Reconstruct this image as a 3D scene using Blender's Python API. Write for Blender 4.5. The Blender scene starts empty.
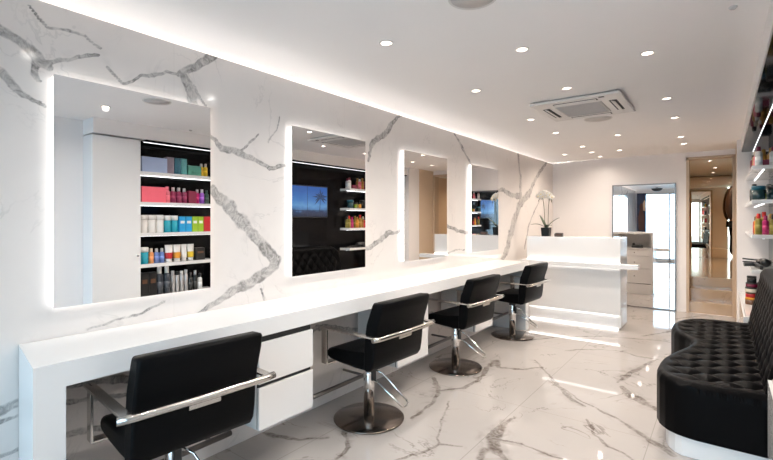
import bpy, bmesh, math, random
import numpy as np
from mathutils import Vector, Matrix
random.seed(7)
SC = bpy.context.scene
COL = SC.collection
PI = math.pi

# ------------------------------------------------------------------ helpers
def new_mat(name, col, rough=0.5, metal=0.0, spec=0.5, coat=0.0, emit=None, estr=0.0, sheen=0.0):
    m = bpy.data.materials.new(name); m.use_nodes = True
    b = m.node_tree.nodes['Principled BSDF']
    b.inputs['Base Color'].default_value = (*col, 1)
    b.inputs['Roughness'].default_value = rough
    b.inputs['Metallic'].default_value = metal
    b.inputs['Specular IOR Level'].default_value = spec
    b.inputs['Coat Weight'].default_value = coat
    b.inputs['Coat Roughness'].default_value = 0.03
    b.inputs['Sheen Weight'].default_value = sheen
    if emit:
        b.inputs['Emission Color'].default_value = (*emit, 1)
        b.inputs['Emission Strength'].default_value = estr
    return m

def add_noise_var(m, scale=40.0, amount=0.06, bump=0.0, bscale=200.0, stretch=None):
    """slight procedural colour variation and bump"""
    nt = m.node_tree; b = nt.nodes['Principled BSDF']
    col = b.inputs['Base Color'].default_value[:]
    tc = nt.nodes.new('ShaderNodeTexCoord')
    mp = nt.nodes.new('ShaderNodeMapping'); nt.links.new(tc.outputs['Object'], mp.inputs['Vector'])
    if stretch: mp.inputs['Scale'].default_value = stretch
    n = nt.nodes.new('ShaderNodeTexNoise'); n.inputs['Scale'].default_value = scale; n.inputs['Detail'].default_value = 4
    nt.links.new(mp.outputs['Vector'], n.inputs['Vector'])
    mx = nt.nodes.new('ShaderNodeMix'); mx.data_type = 'RGBA'
    mx.inputs['A'].default_value = tuple(c * (1 - amount) for c in col[:3]) + (1,)
    mx.inputs['B'].default_value = tuple(min(1, c * (1 + amount)) for c in col[:3]) + (1,)
    nt.links.new(n.outputs['Fac'], mx.inputs['Factor'])
    nt.links.new(mx.outputs['Result'], b.inputs['Base Color'])
    if bump:
        n2 = nt.nodes.new('ShaderNodeTexNoise'); n2.inputs['Scale'].default_value = bscale; n2.inputs['Detail'].default_value = 3
        nt.links.new(mp.outputs['Vector'], n2.inputs['Vector'])
        bp = nt.nodes.new('ShaderNodeBump'); bp.inputs['Strength'].default_value = bump; bp.inputs['Distance'].default_value = 0.002
        nt.links.new(n2.outputs['Fac'], bp.inputs['Height']); nt.links.new(bp.outputs['Normal'], b.inputs['Normal'])
    return m

def link(o, parent=None):
    COL.objects.link(o)
    if parent is not None: o.parent = parent
    return o

def tag(o, label=None, cat=None, group=None, kind=None):
    if label: o['label'] = label
    if cat: o['category'] = cat
    if group: o['group'] = group
    if kind: o['kind'] = kind
    return o

def empty(name, loc=(0, 0, 0), rz=0.0, label=None, cat=None, group=None):
    o = bpy.data.objects.new(name, None); COL.objects.link(o)
    o.location = loc; o.rotation_euler = (0, 0, rz); o.empty_display_size = 0.05
    return tag(o, label, cat, group)

class MB:
    def __init__(self): self.bm = bmesh.new()
    def _merge(self, b2):
        me = bpy.data.meshes.new('tmp'); b2.to_mesh(me); b2.free()
        self.bm.from_mesh(me); bpy.data.meshes.remove(me)
    def box(self, x0, x1, y0, y1, z0, z1, bev=0.0, seg=2):
        b = bmesh.new()
        bmesh.ops.create_cube(b, size=1.0)
        for v in b.verts:
            v.co = Vector(((x0 + x1) / 2 + v.co.x * (x1 - x0), (y0 + y1) / 2 + v.co.y * (y1 - y0), (z0 + z1) / 2 + v.co.z * (z1 - z0)))
        if bev > 0:
            bmesh.ops.bevel(b, geom=b.edges[:], offset=bev, segments=seg, profile=0.5, affect='EDGES')
        self._merge(b); return self
    def lathe(self, prof, c=(0, 0, 0), n=32, smooth=True, rot=None):
        b = bmesh.new(); rings = []
        for r, z in prof:
            if r < 1e-6: rings.append([b.verts.new((0, 0, z))])
            else: rings.append([b.verts.new((r * math.cos(2 * PI * i / n), r * math.sin(2 * PI * i / n), z)) for i in range(n)])
        for a, d in zip(rings[:-1], rings[1:]):
            for i in range(n):
                j = (i + 1) % n
                if len(a) == 1 and len(d) == 1: continue
                if len(a) == 1: f = b.faces.new((a[0], d[j], d[i]))
                elif len(d) == 1: f = b.faces.new((a[i], a[j], d[0]))
                else: f = b.faces.new((a[i], a[j], d[j], d[i]))
        for ring, rev in ((rings[0], True), (rings[-1], False)):
            if len(ring) > 1: b.faces.new(ring[::-1] if rev else ring)
        bmesh.ops.recalc_face_normals(b, faces=b.faces[:])
        if smooth:
            for f in b.faces: f.smooth = len(f.verts) <= 4
        M = Matrix.Translation(c)
        if rot is not None: M = M @ rot
        bmesh.ops.transform(b, matrix=M, verts=b.verts[:])
        self._merge(b); return self
    def tube(self, pts, r, n=10, r1=None, flat=None):
        """tube along pts; flat=(w,h) sweeps a rounded rectangle instead (w across, h along up)"""
        pts = [Vector(p) for p in pts]; b = bmesh.new(); rings = []
        up = Vector((0, 0, 1)); N = len(pts)
        for i, p in enumerate(pts):
            if i == 0: t = pts[1] - p
            elif i == N - 1: t = p - pts[i - 1]
            else: t = (pts[i + 1] - p).normalized() + (p - pts[i - 1]).normalized()
            t.normalize()
            s = t.cross(up)
            if s.length < 1e-3: s = t.cross(Vector((1, 0, 0)))
            s.normalize(); u = s.cross(t).normalized()
            rr = r if r1 is None else r + (r1 - r) * i / (N - 1)
            if flat:
                w, h = flat; k = 0.25
                sh = [(-w/2, -h/2 + k*h), (-w/2 + k*min(w, h), -h/2), (w/2 - k*min(w, h), -h/2), (w/2, -h/2 + k*h), (w/2, h/2 - k*h), (w/2 - k*min(w, h), h/2), (-w/2 + k*min(w, h), h/2), (-w/2, h/2 - k*h)]
                m = 1.0
                if 0 < i < N - 1:
                    ca = (pts[i + 1] - p).normalized().dot((p - pts[i - 1]).normalized())
                    m = 1.0 / max(0.5, math.sqrt((1 + ca) / 2))
                rings.append([b.verts.new(p + s * a * m + u * c) for a, c in sh])
            else:
                rings.append([b.verts.new(p + s * math.cos(2 * PI * k / n) * rr + u * math.sin(2 * PI * k / n) * rr) for k in range(n)])
        for a, d in zip(rings[:-1], rings[1:]):
            m = len(a)
            for i in range(m):
                j = (i + 1) % m
                f = b.faces.new((a[i], a[j], d[j], d[i])); f.smooth = flat is None
        b.faces.new(rings[0][::-1]); b.faces.new(rings[-1])
        bmesh.ops.recalc_face_normals(b, faces=b.faces[:])
        self._merge(b); return self
    def prism(self, poly, a0, a1, axis='y', bev=0.0, seg=2, smooth=False):
        """extrude 2D poly along axis. axis y: poly=(x,z); z: (x,y); x: (y,z)"""
        b = bmesh.new()
        def P(p, a):
            return {'y': (p[0], a, p[1]), 'z': (p[0], p[1], a), 'x': (a, p[0], p[1])}[axis]
        A = [b.verts.new(P(p, a0)) for p in poly]; B = [b.verts.new(P(p, a1)) for p in poly]
        n = len(poly)
        side = []
        for i in range(n):
            f = b.faces.new((A[i], A[(i + 1) % n], B[(i + 1) % n], B[i])); f.smooth = smooth; side.append(f)
        b.faces.new(A[::-1]); b.faces.new(B)
        bmesh.ops.recalc_face_normals(b, faces=b.faces[:])
        if bev > 0:
            es = [e for e in b.edges if (e.verts[0] in A and e.verts[1] in A) or (e.verts[0] in B and e.verts[1] in B)]
            bmesh.ops.bevel(b, geom=es, offset=bev, segments=seg, profile=0.5, affect='EDGES')
            if smooth:
                for f in b.faces: f.smooth = len(f.verts) <= 4
        self._merge(b); return self
    def poly(self, pts):
        vs = [self.bm.verts.new(p) for p in pts]; self.bm.faces.new(vs); return self
    def build(self, name, mat, parent=None, kind=None, smooth=False):
        me = bpy.data.meshes.new(name)
        if smooth:
            for f in self.bm.faces: f.smooth = True
        self.bm.to_mesh(me); self.bm.free()
        me.materials.append(mat)
        o = bpy.data.objects.new(name, me); link(o, parent)
        if kind: o['kind'] = kind
        return o

def copy_tree(o, parent=None):
    c = o.copy(); COL.objects.link(c)
    if parent is not None: c.parent = parent
    for ch in list(o.children): copy_tree(ch, c)
    return c

def mesh_obj(name, verts, faces, mat, parent=None, smooth=True):
    me = bpy.data.meshes.new(name); me.from_pydata([tuple(map(float, v)) for v in verts], [], faces); me.update()
    if smooth: me.polygons.foreach_set('use_smooth', [True] * len(me.polygons))
    me.materials.append(mat)
    o = bpy.data.objects.new(name, me); link(o, parent); return o

# ------------------------------------------------------------------ numpy value noise
def vnoise(x, y, seed=0):
    xi = np.floor(x).astype(np.int64); yi = np.floor(y).astype(np.int64)
    fx = x - xi; fy = y - yi; fx = fx * fx * (3 - 2 * fx); fy = fy * fy * (3 - 2 * fy)
    def h(a, b):
        n = (a * 374761393 + b * 668265263 + seed * 982451653) & 0xffffffff
        n = ((n ^ (n >> 13)) * 1274126177) & 0xffffffff
        return ((n ^ (n >> 16)) & 0xffff) / 65535.0
    return (h(xi, yi) * (1 - fx) + h(xi + 1, yi) * fx) * (1 - fy) + (h(xi, yi + 1) * (1 - fx) + h(xi + 1, yi + 1) * fx) * fy
def fbm(x, y, seed=0, oct=4):
    s = 0; a = 0.5
    for o in range(oct):
        s = s + a * (vnoise(x * 2 ** o, y * 2 ** o, seed + o) - 0.5); a *= 0.55
    return s

def vein_field(A, B, veins, warp=0.03, seed=0):
    """A,B coordinate arrays; veins = [(strength, [(a,b,halfwidth),...])]; returns 0..1.5 mask field (1 = vein centre)"""
    a = A + warp * 2 * fbm(A * 9, B * 9, seed + 11); b = B + warp * 2 * fbm(A * 9, B * 9, seed + 37)
    wm = 1.0 + 1.1 * fbm(A * 14, B * 14, seed + 71, 3)
    out = np.zeros_like(A)
    for st, pts in veins:
        best = np.zeros_like(A)
        for (a0, b0, w0), (a1, b1, w1) in zip(pts[:-1], pts[1:]):
            dx, dy = a1 - a0, b1 - b0; L2 = dx * dx + dy * dy + 1e-9
            t = np.clip(((a - a0) * dx + (b - b0) * dy) / L2, 0, 1)
            d = np.hypot(a - a0 - t * dx, b - b0 - t * dy)
            w = (w0 + (w1 - w0) * t) * wm
            best = np.maximum(best, np.clip(1.4 - d / np.maximum(w * .78, .0080), 0, 1.4))
        out = np.maximum(out, best * st)
    return out

# ------------------------------------------------------------------ materials
def marble_mat(name, base, vein, rough, joints=None, faint=0.35, coat=0.0, halo=.12, jamt=.5, lo=.22, hi=.72, amt=.78, spec=.5):
    """white marble: vein mask comes from the 'vein' point attribute, broken up by noise; faint extra veins from noise."""
    m = bpy.data.materials.new(name); m.use_nodes = True
    nt = m.node_tree; N = nt.nodes.new; L = nt.links.new
    b = nt.nodes['Principled BSDF']
    b.inputs['Roughness'].default_value = rough; b.inputs['Coat Weight'].default_value = coat
    b.inputs['Coat Roughness'].default_value = 0.02; b.inputs['Specular IOR Level'].default_value = spec
    tc = N('ShaderNodeTexCoord'); pos = tc.outputs['Object']
    at = N('ShaderNodeAttribute'); at.attribute_name = 'vein'
    def noise(sc, det=5, dist=0.0, rough=0.55):
        n = N('ShaderNodeTexNoise'); n.inputs['Scale'].default_value = sc; n.inputs['Detail'].default_value = det
        n.inputs['Distortion'].default_value = dist; n.inputs['Roughness'].default_value = rough
        L(pos, n.inputs['Vector']); return n.outputs['Fac']
    def math_(op, x, y=None, z=None, clamp=False):
        n = N('ShaderNodeMath'); n.operation = op; n.use_clamp = clamp
        for i, v in enumerate((x, y, z)):
            if v is None: continue
            if isinstance(v, (int, float)): n.inputs[i].default_value = v
            else: L(v, n.inputs[i])
        return n.outputs[0]
    def smooth(v, lo, hi, a=0.0, c=1.0):
        n = N('ShaderNodeMapRange'); n.interpolation_type = 'SMOOTHSTEP'
        L(v, n.inputs['Value'])
        for k, q in zip(('From Min', 'From Max', 'To Min', 'To Max'), (lo, hi, a, c)): n.inputs[k].default_value = q
        return n.outputs['Result']
    n1 = noise(26, 6); n2 = noise(13, 7, 3.0, .68); n3 = noise(6, 4, 1.0)
    v = math_('ADD', at.outputs['Fac'], math_('MULTIPLY', math_('SUBTRACT', n1, 0.5), math_('MULTIPLY_ADD', at.outputs['Fac'], .5, .12)))
    core = smooth(v, lo, hi)
    edge = math_('MULTIPLY', smooth(v, 0.25, 0.45), smooth(v, 0.5, 0.95, 1.0, 0.0))
    streak = math_('MULTIPLY', smooth(n2, 0.36, 0.62, 0.42, 1.0), smooth(n3, .3, .7, .6, 1.0))
    mask = math_('MULTIPLY', math_('ADD', math_('MULTIPLY', core, streak), math_('MULTIPLY', math_('MULTIPLY', edge, smooth(n3, .45, .6)), 0.35), clamp=True), amt)
    # soft cloud + faint hairline veins
    cloud = smooth(noise(1.7, 4, 0.6), 0.35, 0.75)
    hn = math_('ABSOLUTE', math_('SUBTRACT', noise(1.15, 5, 1.6, 0.6), 0.5))
    hair = math_('MULTIPLY', smooth(hn, 0.0, 0.012, 1.0, 0.0), smooth(noise(2.3, 2), 0.45, 0.65))
    ah = N('ShaderNodeAttribute'); ah.attribute_name = 'halo'
    hm = math_('MULTIPLY', smooth(ah.outputs['Fac'], .1, 1.2), smooth(noise(4.5, 6, 1.5), .42, .72))
    mask = math_('ADD', mask, math_('MULTIPLY', hm, halo))
    tot = math_('ADD', mask, math_('MULTIPLY', hair, faint), clamp=True)
    mx0 = N('ShaderNodeMix'); mx0.data_type = 'RGBA'; L(cloud, mx0.inputs['Factor'])
    mx0.inputs['A'].default_value = (*base, 1); mx0.inputs['B'].default_value = (base[0] * .95, base[1] * .95, base[2] * .955, 1)
    mx = N('ShaderNodeMix'); mx.data_type = 'RGBA'; L(tot, mx.inputs['Factor'])
    L(mx0.outputs['Result'], mx.inputs['A']); mx.inputs['B'].default_value = (*vein, 1)
    res = mx.outputs['Result']
    if joints:
        sp = N('ShaderNodeSeparateXYZ'); L(pos, sp.inputs[0])
        acc = None
        for ax, off, per, hw in joints:
            f = math_('FRACT', math_('ADD', math_('DIVIDE', math_('SUBTRACT', sp.outputs[ax], off), per), 0.5))
            d = math_('MULTIPLY', math_('ABSOLUTE', math_('SUBTRACT', f, 0.5)), per)
            j = smooth(d, hw * .6, hw * 1.4, 1.0, 0.0)
            acc = j if acc is None else math_('MAXIMUM', acc, j)
        mj = N('ShaderNodeMix'); mj.data_type = 'RGBA'; L(math_('MULTIPLY', acc, jamt), mj.inputs['Factor'])
        L(res, mj.inputs['A']); mj.inputs['B'].default_value = (.2, .18, .16, 1); res = mj.outputs['Result']
    L(res, b.inputs['Base Color'])
    return m

M = {}
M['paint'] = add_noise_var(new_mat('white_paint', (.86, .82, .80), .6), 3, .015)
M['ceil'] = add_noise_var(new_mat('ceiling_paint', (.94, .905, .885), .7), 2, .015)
M['solid'] = add_noise_var(new_mat('white_solid_surface', (.82, .81, .80), .22, spec=.5), 5, .01)
M['lacquer'] = add_noise_var(new_mat('white_gloss_lacquer', (.80, .785, .77), .12, coat=.4), 5, .01)
M['slot'] = new_mat('dark_gap', (.012, .012, .012), .6)
M['blackgloss'] = add_noise_var(new_mat('black_gloss_glass', (.003, .003, .0035), .05, spec=.12), 3, .1)
M['leather'] = add_noise_var(new_mat('black_leather', (.003, .003, .0033), .42, spec=.07), 60, .25, .25, 350)
M['leather2'] = add_noise_var(new_mat('black_sofa_leatherette', (.003, .0028, .003), .38, spec=.04), 60, .25, .2, 350)
M['chrome'] = add_noise_var(new_mat('brushed_chrome', (.56, .53, .50), .22, 1.0), 30, .04, stretch=(1, 1, 12))
M['polish'] = add_noise_var(new_mat('polished_chrome', (.80, .79, .78), .06, 1.0), 20, .02)
M['steel'] = add_noise_var(new_mat('spun_steel', (.23, .19, .165), .2, 1.0), 60, .08)
M['rail'] = add_noise_var(new_mat('dark_metal_rail', (.22, .20, .19), .3, 1.0), 30, .05)
M['mirror'] = new_mat('mirror_silver', (.90, .90, .905), 0.0, 1.0)
M['bronze'] = new_mat('tinted_mirror', (.72, .58, .43), 0.0, 1.0)
M['mirror_edge'] = new_mat('mirror_edge', (.35, .36, .36), .2, .5)
M['led'] = new_mat('led_diffuser', (.9, .9, .9), .5, emit=(1, .965, .93), estr=2.1)
M['ledw'] = new_mat('led_diffuser_soft', (.9, .9, .9), .5, emit=(1, .96, .91), estr=4.8)
M['ledw2'] = new_mat('led_diffuser_dim', (.9, .9, .9), .5, emit=(1, .96, .92), estr=3.0)
M['ledshelf'] = new_mat('shelf_led_diffuser', (.9, .9, .9), .5, emit=(.95, .96, 1), estr=2.4)
M['ledpelmet'] = new_mat('pelmet_led', (.9, .9, .9), .5, emit=(.95, .96, 1), estr=1.5)
M['ledcove'] = new_mat('cove_led', (.9, .9, .9), .5, emit=(1, .955, .92), estr=56.0)
M['bulb'] = new_mat('downlight_lens', (.9, .9, .9), .4, emit=(1, .93, .84), estr=14.0)
M['white_plastic'] = add_noise_var(new_mat('white_plastic', (.74, .70, .67), .45), 8, .01)
M['grille_grey'] = new_mat('grille_grey', (.42, .40, .39), .6)
M['spk'] = add_noise_var(new_mat('speaker_mesh', (.56, .53, .51), .6), 300, .1)
M['tan'] = add_noise_var(new_mat('tan_door_lining', (.52, .40, .29), .45), 12, .05, stretch=(1, 1, .1))
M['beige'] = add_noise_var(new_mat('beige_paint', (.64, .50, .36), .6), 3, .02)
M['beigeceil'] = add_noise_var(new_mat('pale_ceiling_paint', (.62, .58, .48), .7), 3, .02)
M['leaf'] = add_noise_var(new_mat('orchid_leaf', (.03, .055, .02), .35), 14, .3)
M['stem'] = new_mat('orchid_stem', (.06, .07, .03), .5)
M['petal'] = add_noise_var(new_mat('orchid_petal', (.86, .82, .76), .5), 20, .03)
M['lip'] = new_mat('orchid_lip', (.75, .60, .25), .5)
M['pot'] = add_noise_var(new_mat('black_pot', (.006, .006, .006), .35, spec=.15), 10, .1)
M['black_plastic'] = add_noise_var(new_mat('black_plastic', (.012, .012, .012), .4), 20, .1)

def glass_mat():
    m = bpy.data.materials.new('window_glass'); m.use_nodes = True; nt = m.node_tree
    for n in list(nt.nodes): nt.nodes.remove(n)
    o = nt.nodes.new('ShaderNodeOutputMaterial'); mx = nt.nodes.new('ShaderNodeMixShader')
    t = nt.nodes.new('ShaderNodeBsdfTransparent'); t.inputs[0].default_value = (.95, .97, .97, 1)
    g = nt.nodes.new('ShaderNodeBsdfGlossy'); g.inputs['Roughness'].default_value = 0.0
    f = nt.nodes.new('ShaderNodeFresnel'); f.inputs['IOR'].default_value = 1.45
    nt.links.new(f.outputs[0], mx.inputs[0]); nt.links.new(t.outputs[0], mx.inputs[1]); nt.links.new(g.outputs[0], mx.inputs[2])
    nt.links.new(mx.outputs[0], o.inputs[0]); return m
M['glass'] = glass_mat()

# ------------------------------------------------------------------ dimensions
H_C = 2.485           # ceiling
YB = 8.35            # back wall
YF = -1.30           # shop front
XR = 2.95            # black panelled side wall
CX = 0.4475          # counter front plane
# ------------------------------------------------------------------ marble wall (left of room)
def W(st, pts, w):
    if isinstance(w, (int, float)): w = [w] * len(pts)
    return (st, [(p[0], p[1], q) for p, q in zip(pts, w)])
wall_veins = [
    W(1.0, [(.30, 2.36), (.42, 2.31), (.524, 2.262), (.593, 2.226), (.658, 2.186), (.70, 2.150)], [.05, .045, .036, .038, .033, .018]),
    W(1.0, [(.685, 2.165), (.743, 2.216), (.80, 2.245), (.903, 2.277)], [.016, .012, .009, .008]),
    W(1.0, [(.650, 2.18), (.651, 2.107), (.677, 2.077)], [.022, .02, .010]),
    W(1.0, [(.42, 2.16), (.524, 2.096), (.551, 2.05), (.593, 2.012), (.685, 1.968)], [.02, .017, .02, .02, .012]),
    W(.75, [(.622, 2.415), (.685, 2.346), (.76, 2.345), (.846, 2.353), (.912, 2.315)], .009),
    W(.9, [(.935, 2.231), (1.015, 2.159), (1.105, 2.213), (1.239, 2.286), (1.308, 2.27)], .010),
    W(1.0, [(1.58, 2.50), (1.533, 2.439), (1.417, 2.352), (1.313, 2.272)], [.032, .028, .026, .016]),
    W(1.0, [(1.349, 2.275), (1.386, 2.208), (1.429, 2.10), (1.44, 1.98)], [.03, .05, .045, .03]),
    W(1.0, [(1.42, 2.24), (1.455, 2.17), (1.487, 2.134)], .011),
    W(1.0, [(1.46, 2.02), (1.533, 1.947), (1.595, 1.881), (1.717, 1.883), (1.817, 1.862), (1.964, 1.796), (2.096, 1.831)], [.012, .014, .026, .030, .026, .018, .012]),
    W(.8, [(1.717, 1.896), (1.79, 1.95), (1.873, 2.01)], [.012, .009, .007]),
    W(1.0, [(1.46, 1.60), (1.527, 1.631), (1.623, 1.538), (1.762, 1.427), (1.93, 1.238), (2.003, 1.159), (1.99, 1.112), (1.79, 1.028), (1.588, .945), (1.448, .887), (1.33, .84)],
      [.03, .035, .052, .06, .058, .058, .055, .048, .032, .018, .01]),
    W(.9, [(1.873, .985), (1.895, .93), (1.914, .884)], .008),
    W(1.0, [(3.56, 2.47), (3.479, 2.432), (3.34, 2.31), (3.243, 2.223), (3.12, 2.15), (3.068, 2.09), (3.033, 1.965)], [.02, .022, .03, .04, .035, .032, .018]),
    W(1.0, [(2.95, 1.19), (3.026, 1.194), (3.213, 1.276), (3.33, 1.32), (3.455, 1.335), (3.65, 1.36)], [.02, .024, .034, .03, .022, .015]),
    W(1.0, [(4.58, 2.46), (4.614, 2.429), (4.793, 2.312), (4.976, 2.169), (5.06, 2.10)], [.012, .016, .026, .024, .014]),
    W(1.0, [(4.35, 1.39), (4.43, 1.371), (4.65, 1.31), (4.883, 1.28), (5.06, 1.27)], [.02, .022, .026, .022, .016]),
    W(.8, [(4.30, 1.05), (4.469, 1.062), (4.65, 1.08), (4.87, 1.074)], .012),
    W(1.0, [(6.0, .86), (6.172, 1.017), (6.33, 1.25), (6.489, 1.465), (6.62, 1.62), (6.758, 1.721), (6.95, 1.79), (7.077, 1.836), (7.25, 2.0), (7.45, 2.146), (7.68, 2.28), (7.91, 2.403), (8.0, 2.46)],
      [0.064, 0.090, 0.100, 0.100, 0.090, 0.082, 0.072, 0.072, 0.058, 0.061, 0.047, 0.040, 0.036]),
    W(1.0, [(6.758, 1.721), (6.715, 1.90), (6.715, 2.071), (6.66, 2.25), (6.611, 2.461)], [0.072, 0.061, 0.054, 0.043, 0.036]),
    W(1.0, [(6.694, 1.804), (6.45, 1.80), (6.217, 1.813), (6.02, 1.87), (5.882, 1.854)], [0.064, 0.047, 0.047, 0.040, 0.032]),
    W(.8, [(6.9, 1.0), (7.05, 1.3), (7.3, 1.55), (7.6, 1.75)], [0.036, 0.032, 0.025, 0.018]),
    W(.9, [(.30, .56), (.524, .618), (.588, .641), (.75, .66), (1.1, .60), (1.5, .52)], [.03, .03, .026, .02, .03, .02]),
    W(.8, [(.30, .53), (.524, .57), (.70, .585), (1.2, .50)], [.012, .012, .012, .018]),
    W(.8, [(.30, .38), (.524, .427), (.70, .44), (1.3, .33)], [.018, .018, .018, .03]),
    W(.8, [(2.0, .45), (2.4, .62), (2.9, .50), (3.5, .65), (4.2, .4), (5.2, .6)], [.02, .03, .02, .03, .02, .02]),
    W(.6, [(1.95, 1.98), (2.02, 2.08), (2.05, 2.18)], .008),
    W(.6, [(1.25, .99), (1.05, .93), (.85, .905)], .010),
]
floor_veins = [
    W(1.0, [(1.28, 3.15), (1.262, 3.0), (1.275, 2.86), (1.30, 2.70), (1.38, 2.62), (1.47, 2.56)], [.012, .03, .05, .06, .04, .015]),
    W(1.0, [(1.304, 2.60), (1.33, 2.48), (1.42, 2.38)], [.04, .03, .012]),
    W(.9, [(.393, 3.495), (.50, 3.36), (.597, 3.221), (.66, 3.03), (.691, 2.868), (.683, 2.691)], [.03, .03, .026, .022, .018, .012]),
    W(1.0, [(.50, 3.30), (.59, 3.26), (.729, 3.449), (.73, 3.783), (.66, 4.05), (.637, 4.29), (.748, 4.12), (.944, 4.219), (1.079, 4.394)], [.016, .02, .022, .03, .035, .05, .028, .026, .012]),
    W(1.0, [(.90, 2.10), (.958, 2.219), (1.011, 2.361), (1.04, 2.492), (1.172, 2.545)], [.012, .014, .016, .014, .009]),
    W(.7, [(1.047, 2.497), (.97, 2.60), (.905, 2.741), (.82, 2.95), (.758, 3.129)], .009),
    W(1.0, [(1.25, 4.10), (1.309, 4.035), (1.40, 3.91), (1.469, 3.82), (1.55, 3.73), (1.64, 3.66)], [.01, .014, .028, .04, .03, .01]),
    W(1.0, [(1.70, 3.44), (1.732, 3.376), (1.80, 3.24), (1.897, 3.126), (2.049, 3.06), (2.15, 2.98)], [.010, .013, .012, .012, .012, .010]),
    W(1.0, [(1.93, 5.30), (1.893, 5.14), (1.85, 4.94), (1.798, 4.76), (1.77, 4.55), (1.753, 4.372)], [.012, .022, .026, .036, .034, .015]),
    W(1.0, [(1.80, 4.30), (1.852, 4.19), (1.92, 4.10), (1.976, 4.028), (2.078, 3.965), (2.15, 3.90)], [.02, .045, .055, .05, .03, .01]),
    W(.7, [(1.10, 5.10), (1.234, 5.245), (1.42, 5.38), (1.59, 5.445), (1.777, 5.342), (1.95, 5.35)], .014),
    W(.8, [(.951, 4.569), (1.20, 4.2), (1.40, 3.95), (1.60, 3.76), (1.851, 3.606), (2.0, 3.48), (2.125, 3.364), (2.25, 3.242)], [.012, .012, .012, .012, .018, .025, .035, .025]),
    W(1.0, [(1.25, 2.80), (1.329, 2.776), (1.46, 2.81), (1.588, 2.784), (1.72, 2.783), (1.9, 2.70)], .011),
    W(.8, [(.40, 2.12), (.283, 1.983), (.12, 1.92), (-.02, 1.893)], [.018, .022, .03, .02]),
    W(.8, [(.2, 2.6), (.35, 2.35), (.6, 2.1), (.7, 1.7)], [.02, .025, .02, .01]),
    W(.8, [(.6, 5.2), (.85, 5.6), (1.3, 6.0), (1.9, 6.2)], [.02, .02, .014, .014]),
    W(.8, [(1.7, 6.3), (2.0, 6.9), (1.9, 7.6), (2.3, 8.3)], [.02, .025, .02, .02]),
    W(.8, [(.8, 1.6), (1.3, 1.3), (1.8, .7), (2.3, .2)], [.02, .03, .02, .02]),
    W(.7, [(2.0, 5.6), (2.3, 5.9), (2.6, 6.1)], .012),
]
M['marble_wall'] = marble_mat('white_marble_panels', (.80, .75, .715), (.17, .165, .16), .10,
                              joints=[(1, 1.29, 1.43, .0016)], jamt=.10, faint=.16, amt=.85)
M['marble_floor'] = marble_mat('white_marble_tiles', (.44, .405, .38), (.11, .085, .07), .045,
                               joints=[(0, 1.235, .8775, .0025), (1, 3.38, 1.755, .0018)], faint=.6, halo=.36, lo=.12, hi=.95, amt=.8, spec=.5)
M['marble_step'] = marble_mat('beige_marble_steps', (.50, .375, .26), (.17, .12, .08), .10, faint=.5)

def grid_surface(name, a0, a1, b0, b1, step, place, veins, mat, seed):
    na = int((a1 - a0) / step) + 1; nb = int((b1 - b0) / step) + 1
    A, B = np.meshgrid(np.linspace(a0, a1, na), np.linspace(b0, b1, nb), indexing='ij')
    f = vein_field(A, B, veins, .022, seed)
    hal = vein_field(A, B, [(st, [(p[0], p[1], p[2] * 2.6 + .01) for p in pts]) for st, pts in veins], .05, seed + 5)
    verts = place(A.ravel(), B.ravel())
    i = np.arange((na - 1) * (nb - 1)); r, c = i // (nb - 1), i % (nb - 1); v = r * nb + c
    quads = np.stack([v, v + nb, v + nb + 1, v + 1], 1)
    me = bpy.data.meshes.new(name)
    me.vertices.add(len(verts)); me.vertices.foreach_set('co', verts.astype(np.float32).ravel())
    me.loops.add(quads.size); me.loops.foreach_set('vertex_index', quads.ravel().astype(np.int32))
    me.polygons.add(len(quads)); me.polygons.foreach_set('loop_start', (np.arange(len(quads)) * 4).astype(np.int32))
    me.polygons.foreach_set('loop_total', np.full(len(quads), 4, np.int32))
    me.update(calc_edges=True); me.validate()
    at = me.attributes.new('vein', 'FLOAT', 'POINT'); at.data.foreach_set('value', f.ravel().astype(np.float32))
    at = me.attributes.new('halo', 'FLOAT', 'POINT'); at.data.foreach_set('value', hal.ravel().astype(np.float32))
    me.materials.append(mat)
    o = bpy.data.objects.new(name, me); COL.objects.link(o); o['kind'] = 'structure'
    return o

wall_left = grid_surface('wall_left', YF, YB, 0, 2.452, .0095, lambda a, b: np.stack([np.zeros_like(a), a, b], 1), wall_veins, M['marble_wall'], 3)
floor = grid_surface('floor', -.02, XR, YF, YB, .0098, lambda a, b: np.stack([a, b, np.zeros_like(a)], 1), floor_veins, M['marble_floor'], 9)

# ------------------------------------------------------------------ room shell
MB().box(-1.1, XR + .1, YF - .1, YB + .1, H_C, H_C + .12).build('ceiling', M['ceil'], kind='structure')
MB().box(-.03, -.004, YF, YB, -.1, 2.451).box(-1.0, -.03, YF, YB, -.1, 2.36).box(-1.1, -1.0, YF - .1, YB + .1, -.1, H_C).build('wall_cove_left', M['paint'], kind='structure')  # unseen hollow behind the marble, made deep to spread the cove glow
MB().box(-.90, -.88, YF + .02, YB - .02, 2.365, 2.442).build('trim_4', M['ledcove'], kind='structure')  # hidden cove LED strip, set far back so its glow evens out
MB().box(-.1, XR + .1, YF - .1, YB + .1, -.14, -.004).build('floor_slab', M['paint'], kind='structure')
DX0, DX1, DZ = 2.034, 2.635, 2.405        # doorway in the back wall
bw = MB().box(-1.1, DX0, YB, YB + .12, 0, H_C).box(DX1, XR + .1, YB, YB + .12, 0, H_C).box(DX0, DX1, YB, YB + .12, DZ, H_C)
bw.build('wall_back', M['paint'], kind='structure')
MB().box(XR, XR + .1, 2.30, YB, 0, H_C).build('wall_right', M['blackgloss'], kind='structure')
MB().box(XR, XR + .1, YF - .1, 2.30, 0, H_C).build('wall_right_front', M['paint'], kind='structure')
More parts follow.
